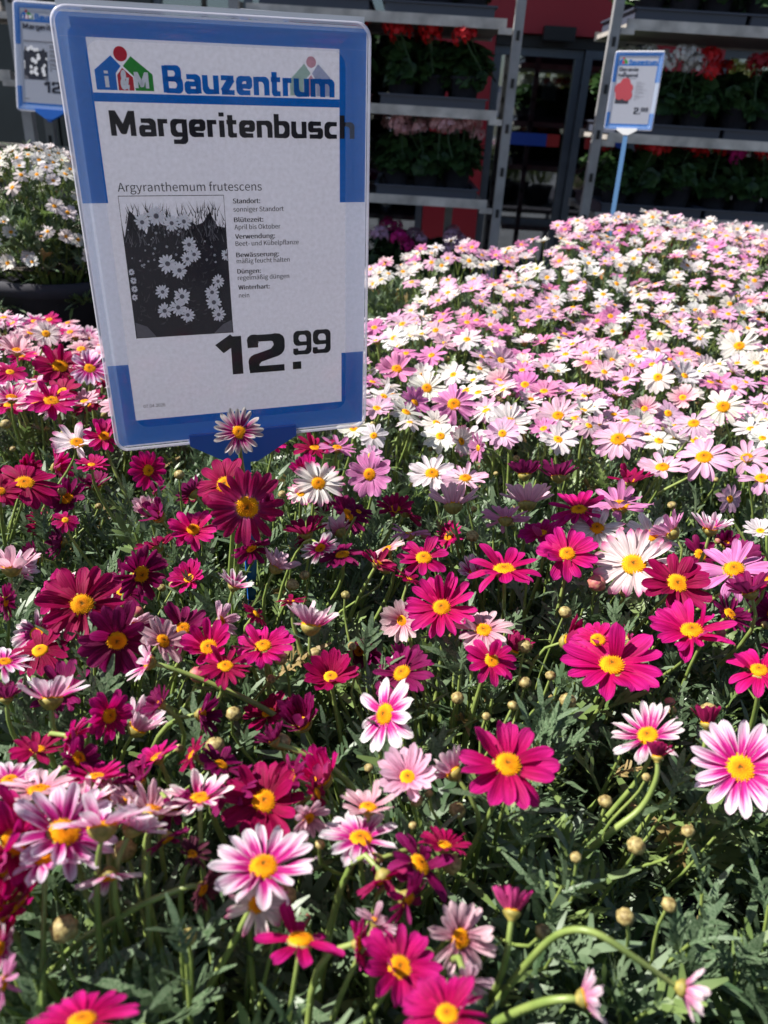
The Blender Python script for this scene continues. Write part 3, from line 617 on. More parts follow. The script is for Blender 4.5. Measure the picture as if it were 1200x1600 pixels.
# ------------------------------------------------------------------ foliage: divided leaves on leafy shoots
def leaf_arrays(seed):
    rr = random.Random(seed); V = []; F = []; UV = []
    def strip(p0, d, ln, w0, w1, curve, k=3, tip=True):
        n0 = len(V); d = np.array(d, float); s_ = np.array((-d[1], d[0], 0)); p = np.array(p0, float); w0 *= 1.05; w1 *= 1.12
        for i in range(k + 1):
            t_ = i / k; w = (w0 + (w1 - w0) * t_) * (1 if not (tip and i == k) else .25)
            z = curve * (t_ * ln) ** 2
            c = p + d * ln * t_ + np.array((0, 0, z))
            V.append(c + s_ * w / 2); V.append(c - s_ * w / 2)
        for i in range(k): F.append((n0 + 2 * i, n0 + 2 * i + 1, n0 + 2 * i + 3, n0 + 2 * i + 2))
    bend = rr.uniform(-.7, .3)
    strip((0, 0, 0), (0, 1, 0), .62, .05, .085, bend, 4, False)
    for k, yy in enumerate([.26, .42, .58]):
        for sgn in (-1, 1):
            a = rr.uniform(.50, .85); ln = rr.uniform(.24, .36) * (1 - .12 * k) + .04
            y0 = yy + rr.uniform(-.03, .03); n0 = len(V)
            strip((sgn * .02, y0, bend * y0 * y0), (sgn * math.sin(a), math.cos(a), 0), ln, .06, .085, rr.uniform(-1, .8), 2)
            for q in range(n0, len(V)): V[q][2] += abs(V[q][0]) * rr.uniform(.1, .35)
            if k < 2 and rr.random() < .75:
                q0 = (sgn * (.02 + math.sin(a) * ln * .45), y0 + math.cos(a) * ln * .45, bend * y0 * y0 + .02); a2 = a + rr.choice([-.6, .6])
                strip(q0, (sgn * math.sin(a2), math.cos(a2), 0), ln * .42, .05, .06, 0, 1)
    n0 = len(V); strip((0, .60, bend * .36), (rr.uniform(-.1, .1), 1, 0), .40, .085, .12, bend * 1.5, 2)
    for q in range(n0, len(V)): V[q][2] += bend * 2 * .6 * (V[q][1] - .6)
    return np.array(V), F
LEAVES = [leaf_arrays(k + 3) for k in range(5)]
LEAF_ME = []
for V_, F_2 in LEAVES:
    mb = MB(); mb.add(V_, F_2); LEAF_ME.append(mb.mesh('leaf', M_LEAF, True))
def foliage_plan(r, H, shoots, seed, bush=False):
    """matrices of leaves (template, 4x4) and shoot stem paths, local to the plant, z up, canopy top at H"""
    rr = random.Random(seed); out = []; stems = []
    for s_ in range(shoots):
        a = rr.uniform(0, 6.28); q = math.sqrt(rr.random()) * r
        top = np.array((q * math.cos(a), q * math.sin(a), H - (.16 if bush else .05) * (q / r) ** 2 + rr.uniform(-.035, .012)))
        if bush and rr.random() < .45: top[2] -= rr.uniform(0, .12)
        root = np.array((top[0] * .35, top[1] * .35, max(.14, top[2] - .22)))
        mid = np.array((top[0] * .85, top[1] * .85, root[2] * .5 + top[2] * .5 - .01))
        path = bez(root, root * .4 + mid * .6, mid * .5 + top * .5, top, 6); stems.append(path)
        n = rr.randint(8, 13); az = rr.uniform(0, 6.28)
        for k in range(n):
            t_ = 1 - .60 * (k / n) ** 1.1; i = t_ * 5; i0 = min(4, int(i)); pos = path[i0] + (path[i0 + 1] - path[i0]) * (i - i0)
            az += 2.4 + rr.uniform(-.3, .3); el = rad(max(5, 72 - 62 * (k / n) ** .6 + rr.uniform(-14, 14))); L_ = rr.uniform(.028, .054) * (.7 + .5 * min(1, k / 4))
            d = Vector((math.cos(az) * math.cos(el), math.sin(az) * math.cos(el), math.sin(el))); d = (d + Vector(path[-1] - path[-3]).normalized() * .3).normalized()
            nrm = Vector((-d.x * d.z, -d.y * d.z, 1 - d.z * d.z + .05)); nrm = (nrm - d * nrm.dot(d)).normalized(); x_ = d.cross(nrm)
            M = Matrix((x_, d, nrm)).transposed().to_4x4(); M = Matrix.Translation(pos) @ M @ Matrix.Rotation(rr.gauss(0, .35), 4, 'Y') @ Matrix.Diagonal((L_, L_, L_, 1))
            out.append((rr.randrange(5), M))
    return out, stems
def foliage_mesh(plan, stems, name='foliage'):
    Vs = []; faces = []; n = 0; mi = []; lr = random.Random(len(plan))
    for ti, M in plan:
        V, F = LEAVES[ti]; A = np.array(M); Vs.append(V @ A[:3, :3].T + A[:3, 3]); faces += [(a + n, b + n, c + n, d + n) for a, b, c, d in F]; n += len(V); q_ = lr.random(); mi += [2 if q_ < .26 else 3 if q_ < .28 else 0] * len(F)
    mb = MB()
    for s_ in stems: mb.tube(s_, np.linspace(.0022, .0011, len(s_)), 4, 1, cap=False)
    allv = np.concatenate(Vs + mb.v); faces += [tuple(i + n for i in q) for q in mb.f]; mi += mb.m
    me = bpy.data.meshes.new(name); me.vertices.add(len(allv)); me.vertices.foreach_set('co', allv.ravel())
    fa = np.array(faces, dtype=np.int32); me.loops.add(fa.size); me.loops.foreach_set('vertex_index', fa.ravel())
    me.polygons.add(len(fa)); me.polygons.foreach_set('loop_start', np.arange(0, fa.size, 4, dtype=np.int32))
    me.materials.append(M_LEAF); me.materials.append(M_STEM); me.materials.append(M_LEAF_Y); me.materials.append(M_LEAF_D); me.polygons.foreach_set('material_index', np.array(mi, dtype=np.int32))
    me.polygons.foreach_set('use_smooth', np.ones(len(fa), dtype=bool)); me.update(calc_edges=True); return me
H0 = .43
shared = [foliage_mesh(*foliage_plan(.20, H0 - .035, 62, 50 + k)) for k in range(3)]
shared_b = foliage_mesh(*foliage_plan(.165, H0 - .03, 90, 77, True))
pm = MB(); pm.lathe([(.075, 0), (.078, 0), (.098, .145), (.106, .147), (.106, .162), (.098, .162), (.095, .14), (.0, .14)], 24); POT_ME = pm.mesh('pot', M_POT)
pm = MB(); pm.lathe([(.096, .144), (.05, .149), (.001, .150)], 20); SOIL_ME = pm.mesh('soil', M_SOIL)
pm = MB(); pm.lathe([(.10, -.02), (.105, -.02), (.135, .155), (.145, .158), (.145, .185), (.135, .185), (.13, .16), (.0, .16)], 28); BIGPOT_ME = pm.mesh('pot', M_POT)
for i, p in enumerate(plants):
    o = p['o']; big = p.get('bush')
    po = bpy.data.objects.new('pot', BIGPOT_ME if big else POT_ME); link(po, o, Matrix.Identity(4))
    s2 = bpy.data.objects.new('soil', SOIL_ME); link(s2, o, Matrix.Translation((0, 0, .02 if big else 0)) @ Matrix.Scale(1.3 if big else 1, 4))
    if p['near']:
        plan, stems = foliage_plan(.20, H0 - .033 + (p['top'] - ZC), 92, 500 + i)
        sc = []
        for k, (ti, M) in enumerate(plan):
            t_ = Vector(M.translation); w = t_ + Vector((p['x'], p['y'], BENCH_Z)); u, v, dd = project(w)
            vis = -30 < u < 1230 and 640 < v < 1640
            sc.append((-(w.z - canopy(w.x, w.y)) + (0 if vis else 9) + R.uniform(0, .01), k))
        sc.sort(); pick = set(k for s_, k in sc[:95] if s_ < 5)
        for k in pick:
            lo = bpy.data.objects.new('leaf', LEAF_ME[plan[k][0]]); link(lo, o, plan[k][1])
        me = foliage_mesh([q for k, q in enumerate(plan) if k not in pick], stems)
        fo = bpy.data.objects.new('foliage', me); link(fo, o)
    else:
        fo = bpy.data.objects.new('foliage', shared_b if big else shared[i % 3])
        link(fo, o, Matrix.Translation((0, 0, (0 if big else p['top'] - ZC - .008))) @ Matrix.Rotation(R.uniform(0, 6.28), 4, 'Z'))
    fo['kind'] = 'stuff'
# ------------------------------------------------------------------ bench
b_ = thing('plant_bench', 'low sales bench covered with dark sheet under the crowded marguerite pots', 'bench', Matrix.Translation((.3, 1.1, 0)))
mb = MB(); mb.box((0, 0, BENCH_Z - .02), (3.3, 2.7, .035)); mb.build('bench_top', M_BENCH, b_)
for sx in (-1.5, -.5, .5, 1.5):
    for sy in (-1.25, 1.25):
        mb = MB(); mb.box((sx, sy, (BENCH_Z - .038) / 2), (.05, .05, BENCH_Z - .038)); mb.build('leg', M_GALV, b_)

# ------------------------------------------------------------------ lettering (bold wide signage alphabet drawn as strokes)
GL = {
 'a': (.95, [[(.12, .88), (.80, .88), (.80, 0)], [(.80, .50), (.15, .50), (.15, .11), (.80, .11)]]),
 'e': (.95, [[(.84, .12), (.15, .12), (.15, .88), (.80, .88), (.80, .47), (.15, .47)]]),
 'u': (.96, [[(.15, 1), (.15, .12), (.80, .12)], [(.81, 1), (.81, 0)]]),
 'n': (.96, [[(.15, 0), (.15, 1)], [(.15, .88), (.81, .88), (.81, 0)]]),
 'm': (1.55, [[(.15, 0), (.15, 1)], [(.15, .88), (.775, .88), (.775, 0)], [(.775, .88), (1.40, .88), (1.40, 0)]]),
 'r': (.60, [[(.15, 0), (.15, 1)], [(.15, .87), (.56, .87)]]),
 't': (.64, [[(.22, 1.3), (.22, .12), (.60, .12)], [(.0, .89), (.60, .89)]]),
 'z': (.86, [[(.04, .89), (.82, .89)], [(.70, .86), (.16, .14)], [(.04, .11), (.84, .11)]]),
 'g': (.96, [[(.80, .12), (.15, .12), (.15, .88), (.80, .88)], [(.81, 1), (.81, -.30), (.12, -.30)]]),
 'i': (.32, [[(.15, 0), (.15, .98)], [(.15, 1.20), (.15, 1.44)]]),
 'b': (.96, [[(.15, 1.42), (.15, 0)], [(.15, .88), (.81, .88), (.81, .12), (.15, .12)]]),
 's': (.93, [[(.82, .89), (.15, .89), (.15, .50), (.78, .50), (.78, .11), (.08, .11)]]),
 'c': (.88, [[(.80, .88), (.15, .88), (.15, .12), (.80, .12)]]),
 'h': (.96, [[(.15, 1.42), (.15, 0)], [(.15, .88), (.81, .88), (.81, 0)]]),
 'd': (.96, [[(.81, 1.42), (.81, 0)], [(.81, .88), (.15, .88), (.15, .12), (.81, .12)]]),
 'B': (1.16, [[(.16, 0), (.16, 1.42)], [(.16, 1.31), (.93, 1.31), (.93, .73), (.16, .73)], [(.16, .73), (1.0, .73), (1.0, .11), (.16, .11)]]),
 'M': (1.48, [[(.15, 0), (.15, 1.42)], [(.20, 1.36), (.70, .25), (1.20, 1.36)], [(1.25, 1.42), (1.25, 0)]]),
 'G': (1.12, [[(.98, 1.05), (.98, 1.31), (.16, 1.31), (.16, .11), (.98, .11), (.98, .68), (.6, .68)]]),
 '1': (.80, [[(.04, .98), (.52, 1.34)], [(.56, 1.42), (.56, 0)]]),
 '2': (1.16, [[(.15, .95), (.15, 1.29), (.98, 1.29), (.98, .78), (.16, .50), (.16, .12)], [(.01, .12), (1.12, .12)]]),
 '9': (1.12, [[(.97, .66), (.15, .66), (.15, 1.31), (.97, 1.31), (.97, .11), (.12, .11), (.12, .38)]]),
 '.': (.42, [[(.05, .13), (.36, .13)]]),
 ' ': (.5, []),
}
def round_path(pts, r=.17):
    out = [np.array(pts[0], float)]
    for i in range(1, len(pts) - 1):
        p, a, b = (np.array(q, float) for q in (pts[i], pts[i - 1], pts[i + 1]))
        da = (a - p); db = (b - p); la, lb = np.linalg.norm(da), np.linalg.norm(db); q = min(r, la * .48, lb * .48)
        A = p + da / la * q; B = p + db / lb * q
        for t_ in (0, .2, .4, .6, .8, 1): out.append((1 - t_) ** 2 * A + 2 * (1 - t_) * t_ * p + t_ * t_ * B)
    out.append(np.array(pts[-1], float)); return out
def glyph_line(mb, text, x0, y0, x1, cap, z, vw=.29, hw=.235, mi=0):
    total = max(.28, sum(GL[c][0] + .12 for c in text) - .14); sx = (x1 - x0) / total; sy = cap / 1.42; cx = 0; k = 0
    for c in text:
        adv, paths = GL[c]
        for path in paths:
            P = round_path(path, .02 if c in 'M1' else .30); V = []
            for i, p in enumerate(P):
                d0 = P[min(i + 1, len(P) - 1)] - P[max(i - 1, 0)]; d0 = d0 / (np.linalg.norm(d0) + 1e-9)
                wv = abs(d0[1]) * vw + abs(d0[0]) * hw; nn = np.array((-d0[1], d0[0])) * wv / 2
                if c == 'M' and len(path) == 3 and i in (0, len(P) - 1): nn *= .8
                for q in (p + nn, p - nn): V.append((x0 + (cx + q[0]) * sx, y0 + q[1] * sy, z + k * .00002))
            mb.add(V, [(2 * i, 2 * i + 1, 2 * i + 3, 2 * i + 2) for i in range(len(P) - 1)], mi); k += 1
        cx += adv + .12
SANS = None
try:                                                  # Blender's own interface typeface; falls back to its built-in one
    import os
    SANS = bpy.data.fonts.load(os.path.join(bpy.utils.system_resource('DATAFILES'), 'fonts', 'Noto Sans CJK Regular.woff2'))
except Exception: SANS = None
def _cap():
    cu = bpy.data.curves.new('t', 'FONT'); cu.body = 'H'
    if SANS: cu.font = SANS
    o = bpy.data.objects.new('t', cu); COL.objects.link(o); dg = bpy.context.evaluated_depsgraph_get(); dg.update()
    me = o.evaluated_get(dg).to_mesh(); h = max(v.co.y for v in me.vertices); bpy.data.objects.remove(o); return h
CAPH = _cap()
def font_line(parent, M, body, x0, y0, x1, h, z, mat, bold=0, name='printed_text', mirror=False):
    cu = bpy.data.curves.new('t', 'FONT'); cu.body = body; cu.offset = bold; cu.resolution_u = 6
    if SANS: cu.font = SANS
    o = bpy.data.objects.new('t', cu); COL.objects.link(o); dg = bpy.context.evaluated_depsgraph_get(); dg.update()
    me = bpy.data.meshes.new_from_object(o.evaluated_get(dg)); bpy.data.objects.remove(o)
    co = np.zeros(len(me.vertices) * 3); me.vertices.foreach_get('co', co); co = co.reshape(-1, 3)
    sx = (x1 - x0) / (co[:, 0].max() - co[:, 0].min()); sy = h / CAPH
    co[:, 0] = x0 + (co[:, 0] - co[:, 0].min()) * sx; co[:, 1] = y0 + co[:, 1] * sy; co[:, 2] = z
    me.vertices.foreach_set('co', co.ravel()); me.materials.clear(); me.materials.append(mat); me.update()
    return link(bpy.data.objects.new(name, me), parent)
def rrect(w, h, r, n=5):
    P = []
    for cx, cy, a0 in ((w / 2 - r, h / 2 - r, 0), (-w / 2 + r, h / 2 - r, 90), (-w / 2 + r, -h / 2 + r, 180), (w / 2 - r, -h / 2 + r, 270)):
        for k in range(n + 1):
            a = rad(a0 + 90 * k / n); P.append((cx + r * math.cos(a), cy + r * math.sin(a)))
    return P
def price_sign(M, Wd, Hd, pole, label, title, price, cents, group, kind='main', thick=.007, pole_mat=None, pole_r=.0045, detail=True):
    """local frame: x across, y up, z towards the reader, origin at the foot of the pole"""
    t = thing('price_sign', label, 'price sign', M, group)
    X = lambda u: (u - .5) * Wd
    Y = lambda v: pole + (1 - v) * Hd
    z = .0
    mb = MB(); P = rrect(Wd * .985, Hd * .985, .008); c = len(P)
    mb.add([(a, b + pole + Hd / 2, z) for a, b in P], [tuple(range(c))]); mb.build('paper_sheet', M_PAPER, t)
    def quad(mb, u0, v0, u1, v1, k=1, mi=0): mb.add([(X(u0), Y(v1), z + k * .00025), (X(u1), Y(v1), z + k * .00025), (X(u1), Y(v0), z + k * .00025), (X(u0), Y(v0), z + k * .00025)], [(0, 1, 2, 3)], mi)
    mb = MB()
    quad(mb, .012, .012, .988, .055); quad(mb, .012, .0551, .0925, .383); quad(mb, .893, .0551, .988, .388); quad(mb, .0926, .158, .8929, .1755)
    quad(mb, .012, .768, .085, .9199); quad(mb, .898, .778, .988, .9199); quad(mb, .012, .92, .988, .988)
    mb.build('blue_border', M_INKBLUE, t)
    # emblem: three small houses with a round head
    def poly(mb, pts, k, mi): mb.add([(X(a), Y(b), z + k * .00025) for a, b in pts], [tuple(range(len(pts)))], mi)
    def circ(mb, u, v, r, k, mi, n=20, mirror=False): mb.add([(X(u) + r * math.cos(6.2832 * i / n), Y(v) + r * math.sin(6.2832 * i / n), z + k * .00025) for i in range(n)], [tuple(range(n))], mi)
    def emblem(mb, u0, u1, mats, k):
        # coordinates taken in a 0..1 box, y down
        bx = lambda a, b: (u0 + (u1 - u0) * a, .066 + (.1535 - .066) * b)
        poly(mb, [bx(.0, .99), bx(.0, .56), bx(.30, .24), bx(.455, .46), bx(.355, .62), bx(.355, .99)], k, mats[0])
        poly(mb, [bx(.99, .99), bx(.99, .62), bx(.64, .24), bx(.49, .46), bx(.665, .68), bx(.665, .99)], k, mats[1])
        poly(mb, [bx(.375, .99), bx(.375, .66), bx(.475, .50), bx(.645, .70), bx(.645, .99)], k, mats[2])
        q = bx(.47, .20); circ(mb, q[0], q[1], abs(u1 - u0) * Wd * .118, k, mats[2])
    mb = MB(); emblem(mb, .105, .28, (0, 1, 2), 1); mb.build('emblem', [M_INKBLUE, M_INKGRN, M_INKRED], t)
    mb = MB(); glyph_line(mb, 'Bauzentrum', X(.308), Y(.1545), X(.873), .0525 * Hd, z + .0003, .34, .27); mb.build('brand_lettering', M_INKBLUE, t)
    if kind == 'main':
        for ch, a, b in (('&', .178, .205),): font_line(t, M, ch, X(a), Y(.1475), X(b), .030 * Hd, z + .0006, M_WPRINT, .03, 'emblem_letter')
        mb = MB(); glyph_line(mb, 'i', X(.132), Y(.1475), X(.144), .031 * Hd, z + .0006, .30, .24); glyph_line(mb, 'M', X(.222), Y(.1475), X(.265), .031 * Hd, z + .0006, .36, .24); mb.build('emblem_letter', M_WPRINT, t)
        if detail:
            mb = MB(); emblem(mb, .862, .72, (0, 1, 2), .5); 
            mb.build('show_through_emblem', [M_GHOST['b'], M_GHOST['g'], M_GHOST['r']], t)
    if kind == 'main':
        mb = MB(); glyph_line(mb, 'Margeritenbusch', X(.131), Y(.2425), X(.945), .0505 * Hd, z + .0006, .315, .26); mb.build('title_lettering', M_INKBLK, t)
        mb = MB(); glyph_line(mb, '12', X(.414), Y(.815), X(.668), .103 * Hd, z + .0004, .33, .25); mb.build('price_lettering', M_INKBLK, t)
        mb = MB(); glyph_line(mb, '99', X(.705), Y(.7735), X(.852), .064 * Hd, z + .0004, .31, .24); quad(mb, .699, .793, .733, .814, 1.5); mb.build('price_lettering', M_INKBLK, t)
    else:
        mb = MB(); glyph_line(mb, 'Geranie', X(.13), Y(.243), X(.52), .043 * Hd, z + .0006); glyph_line(mb, 'hangend', X(.13), Y(.315), X(.52), .043 * Hd, z + .0006)
        mb.box((X(.235), Y(.268), z + .0006), (.004, .0035, .0002)); mb.box((X(.265), Y(.268), z + .0006), (.004, .0035, .0002)); mb.build('title_lettering', M_INKBLK, t)
        mb = MB(); glyph_line(mb, '2', X(.56), Y(.79), X(.66), .085 * Hd, z + .0004); glyph_line(mb, '99', X(.70), Y(.755), X(.85), .05 * Hd, z + .0004); quad(mb, .675, .77, .70, .79, 1.5); mb.build('price_lettering', M_INKBLK, t)
    lines = [('Standort:', .387, .60, 1), ('sonniger Standort', .406, .684, 0), ('Blütezeit:', .430, .608, 1), ('April bis Oktober', .447, .67, 0), ('Verwendung:', .469, .648, 1), ('Beet- und Kübelpflanze', .486, .736, 0),
             ('Bewässerung:', .513, .66, 1), ('mäßig feucht halten', .528, .70, 0), ('Düngen:', .553, .59, 1), ('regelmäßig düngen', .569, .696, 0), ('Winterhart:', .593, .62, 1), ('nein', .613, .543, 0)]
    if detail:
        font_line(t, M, 'Argyranthemum frutescens', X(.128), Y(.3585), X(.609), .0185 * Hd, z + .0004, M_INKBLK)
        for s_, v, u1, bo in lines:
            font_line(t, M, s_, X(.505), Y(v), X(u1), .0108 * Hd, z + .0004, M_INKBLK)
            for q_ in ((1, 2) if bo else (.6,)):
                font_line(t, M, s_, X(.505) + .00016 * q_, Y(v), X(u1) + .00016 * q_, .0108 * Hd, z + .0004 + .00003 * q_, M_INKBLK)
        font_line(t, M, '07.04.2026', X(.119), Y(.887), X(.199), .0085 * Hd, z + .0004, M_INKBLK, .0)
    elif kind == 'main':
        mb = MB()
        quad(mb, .13, .345, .60, .357, 1.2)
        for s_, v, u1, bo in lines: quad(mb, .505, v - .009, u1, v, 1.2)
        quad(mb, .12, .88, .19, .887, 1.2); mb.build('small_print', M_INKMID, t)
    else:
        mb = MB(); quad(mb, .13, .335, .50, .341, 1.2)
        for s_, v, u1, bo in lines: quad(mb, .52, v - .006, u1 + .02, v - .002, 1.2)
        mb.build('small_print', M_INKMID, t)
    # printed picture
    A = lambda a, b: (.127 + .347 * a, .369 + .333 * b)
    mb = MB(); rr = random.Random(4)
    if kind == 'main':
        edge_ = [A(1, .17)] + [A(.99 - .98 * k / 14, .17 + .07 * math.sin(k * 1.9) + .05 * math.cos(k * 4.1)) for k in range(15)] + [A(0, .17)]
        poly(mb, edge_ + [A(0, 1), A(1, 1)], 1, 0)
        quad(mb, .1255, .3675, .4755, .369, 1, 1); quad(mb, .1255, .3691, .127, .7035, 1, 1); quad(mb, .474, .3691, .4755, .7035, 1, 1)
        pts = [A(.01, .01), A(.99, .01)] + [A(.99 - .98 * k / 14, .17 + .07 * math.sin(k * 1.9) + .05 * math.cos(k * 4.1)) for k in range(15)]
        poly(mb, [A(.005, .995), A(.005, .88), A(.12, .915), A(.2, .995)], 2, 2); poly(mb, [A(.995, .995), A(.8, .995), A(.9, .93), A(.995, .90)], 2, 2)
        for k in range(330 if detail else 10):                    # leaf strokes against the pale top and inside the dark
            a, b = rr.random(), rr.uniform(.06, .34); an = rr.uniform(.7, 2.4); ln = rr.uniform(.05, .13); up = b < .2 or rr.random() < .5
            d = (math.cos(an) * ln * .7, -math.sin(an) * ln); w = .005
            if not (.02 < a + d[0] < .98 and .02 < b + d[1] < .98): continue
            poly(mb, [A(a - w, b), A(a + w, b), A(a + d[0], b + d[1])], 3 + k * .007, 1 if up else 2)
        for k in range(170 if detail else 0):                   # dim leaves inside the dark bush
            a, b = rr.uniform(.03, .9), rr.uniform(.27, .92); an = rr.uniform(0, 3.1); ln = rr.uniform(.03, .08); w = .012
            if a + math.cos(an) * ln > .97: continue
            poly(mb, [A(a - w * .5, b), A(a + math.cos(an) * ln * .5 - w * .4, b - math.sin(an) * ln * .35), A(a + math.cos(an) * ln, b - math.sin(an) * ln * .7), A(a + math.cos(an) * ln * .5 + w * .4, b - math.sin(an) * ln * .35 + w)], 1.2 + k * .004, 4)
        D = [(.33, .13, .10), (.19, .17, .08), (.47, .18, .08), (.59, .17, .08), (.62, .33, .08), (.66, .40, .075), (.59, .43, .07), (.39, .46, .10), (.50, .51, .09), (.985, .41, .06), (.88, .60, .07), (.81, .68, .08),
             (.82, .755, .09), (.86, .85, .08), (.31, .66, .075), (.50, .70, .095), (.31, .80, .085), (.45, .78, .09), (.54, .84, .08), (.03, .51, .035), (.04, .57, .035), (.04, .63, .035), (.03, .69, .035)]
        for di, (a, b, r_) in enumerate(D):
            n = 13
            for k in range(n):
                an = 6.2832 * (k + rr.uniform(-.2, .2)) / n; c, s_ = math.cos(an), math.sin(an); L_ = r_ * rr.uniform(.85, 1.1); w = r_ * .16; ax = .92 
                pt = lambda f, g: A(min(.995, max(.005, a + ax * (c * L_ * f - s_ * w * g))), b + .73 * (s_ * L_ * f + c * w * g))
                poly(mb, [pt(.2, -.5), pt(.75, -1), pt(1, -.3), pt(1, .3), pt(.75, 1), pt(.2, .5)], 6 + di * .12, 3)
            q = A(a, b); circ(mb, q[0], q[1], r_ * .25 * .347 * Wd, 6 + di * .12 + .08, 2, 10)
        for k in range(40 if detail else 0):
            a, b = rr.uniform(.05, .95), rr.uniform(.2, .5); q = A(a, b); circ(mb, q[0], q[1], .0006 + rr.random() * .0006, 5, 3, 6)
        mb.build('printed_picture', [M_INKGREY, M_INKBLK, M_INKMID, M_WPRINT, M_INKDIM], t)
    else:
        quad(mb, .14, .42, .42, .66, 1, 0)
        for a, b, r_ in ((.30, .40, .016), (.21, .47, .018), (.32, .50, .02), (.38, .46, .014), (.37, .55, .016), (.22, .55, .014)): circ(mb, a, b, r_, 2 + a, 1)
        mb.build('printed_picture', [M_INKGREY, M_INKPINK], t)
    # clear slip case: raised rim, thin window, side walls, back
    def ring(mb, specs, n=6):
        loops = [rrect(Wd * sc_w - 2 * ins, Hd * sc_h - 2 * ins, max(.001, rr_), n) for ins, zz, rr_, sc_w, sc_h in specs]; c = len(loops[0]); V = []
        for lp, sp_ in zip(loops, specs): V += [(a, b + pole + Hd / 2, sp_[1]) for a, b in lp]
        mb.add(V, [(i * c + j, i * c + (j + 1) % c, (i + 1) * c + (j + 1) % c, (i + 1) * c + j) for i in range(len(specs) - 1) for j in range(c)]); return c, V
    f0 = thick * .55; rr0 = .011 * Wd / .222
    k_ = Wd / .222
    mb = MB(); ring(mb, [(0, -thick * .5, rr0, 1, 1), (-.0006 * k_, 0, rr0, 1, 1), (-.0004 * k_, f0 - .0010, rr0, 1, 1), (.0008 * k_, f0, rr0, 1, 1), (.0022 * k_, f0 + .0002, rr0 * .9, 1, 1)]); mb.build('case_edge', M_EDGE, t, smooth=True)
    mb = MB(); ring(mb, [(.0022 * k_, f0 + .0002, rr0 * .9, 1, 1), (.0090 * k_, f0 + .0002, rr0 * .8, 1, 1), (.0100 * k_, f0 - .0014, rr0 * .8, 1, 1), (.0185 * k_, f0 - .0018, rr0 * .9, 1, 1), (.0192 * k_, f0 - .0026, rr0 * .9, 1, 1)]); mb.build('case_rim', M_RIM, t, smooth=True)
    lp = rrect(Wd - .0384 * k_, Hd - .0384 * k_, rr0 * .9, 6); mb = MB(); mb.add([(a, b + pole + Hd / 2, f0 - .0026) for a, b in lp], [tuple(range(len(lp)))]); mb.build('case_window', M_CLEAR, t)
    lp = rrect(Wd, Hd, rr0, 6); mb = MB(); mb.add([(a, b + pole + Hd / 2, -thick * .5) for a, b in lp], [tuple(range(len(lp)))]); mb.build('case_back', M_CLEAR, t)
    mb = MB(); mb.box((.0, pole + Hd + .0016 * k_, -.0006), (Wd * .96, .0042 * k_, .0022)); mb.build('case_flap', M_WHITEP, t)
    # holder and pole
    hb = M_SIGNBLUE if kind == 'main' else M_WHITEP
    x0, x1 = -.226 * Wd, .199 * Wd; mid = -.018 * Wd
    h1 = .022 * k_; V = []
    for zz in (thick * .5 + .002, -thick * .5 - .002): V += [(x0, pole - .001, zz), (x0, pole + .008 * k_, zz), (x1, pole + .008 * k_, zz), (x1, pole - .001, zz), (mid + .012 * k_, pole - h1, zz), (mid - .012 * k_, pole - h1, zz)]
    mb = MB(); mb.add(V, [(0, 3, 2, 1)[::-1], (0, 5, 4, 3)[::-1][::-1], (6, 7, 8, 9)[::-1], (6, 9, 10, 11)] + [(i, (i + 1) % 6, (i + 1) % 6 + 6, i + 6) for i in range(6)])
    ho = mb.build('holder', hb, t)
    mb = MB(); mb.box((mid, (pole - h1 * .6) / 2, 0), (pole_r * 2.4, pole - h1 * .6, pole_r * 1.4)); mb.build('pole', pole_mat or M_SIGNBLUE, t)
    return t
# pose of the large sign, from its corners in the photograph (camera axes: right, down, forward)
def cam2w(v): return RT * v[0] + DN * v[1] + F_ * v[2]
WS, HS = .222, .319
def corner(u, v):                                    # homography-derived camera space point
    k = WS / .235
    o_ = np.array((-.22981693, -.35325376, .52965622)); a = np.array((.22219665, -.03131666, .06980627)); b = np.array((-.01165221, .29784418, .15858918))
    return (o_ + a * u + b * v) * k
ex = cam2w(corner(1, .5) - corner(0, .5)).normalized(); dn = cam2w(corner(.5, 1) - corner(.5, 0)); dn = (dn - ex * dn.dot(ex)).normalized(); ez = ex.cross(-dn)
mid_b = CP + cam2w(corner(.5, 1)); POLE = .36
foot = mid_b + dn * POLE
Ms = Matrix((ex, -dn, ez)).transposed().to_4x4(); Ms.translation = foot
SIGNS = 'price signs on poles among the plants'
price_sign(Ms, WS, HS, POLE, 'large Margeritenbusch 12.99 price sign in clear case standing in the nearest plants', '', '', '', SIGNS, pole_r=.0045)
# small sign on a long pole between bed and trolleys
def sign_from(pTL, pTR, pBL, depth, Wd, ratio=1.42):
    tl = at_depth(*pTL, depth); tr = at_depth(*pTR, depth); x_ = (tr - tl); x_ = x_ - F_ * 0; wn = x_.length; x_.normalize()
    d_ = at_depth(*pBL, depth * 1.03) - tl; d_ = (d_ - x_ * d_.dot(x_)).normalized(); return tl, x_, d_, x_.cross(-d_), wn
tl, x_, d_, z_, wn = sign_from((972, 66), (1048, 72), (952, 182), 2.35, 0)
hn = wn * 1.48; pl = 1.15
x_ = (x_ * math.cos(rad(20)) - F_ * math.sin(rad(20))); x_ = (x_ - d_ * x_.dot(d_)).normalized(); z_ = x_.cross(-d_); tl = tl + F_ * .07 - d_ * .012
M2 = Matrix((x_, -d_, z_)).transposed().to_4x4(); M2.translation = tl + x_ * wn / 2 + d_ * (hn + pl)
s2 = price_sign(M2, wn, hn, pl, 'small geranium price sign 2.99 on a pale blue pole above the hump', '', '', '', SIGNS, 'ger', pole_mat=M_POLEBLUE, pole_r=.006, detail=False)
mb = MB(); mb.box((-.018 * wn, pl - .44, 0), (.017, .10, .012)); mb.build('pole_sleeve', M_ORANGE, s2)
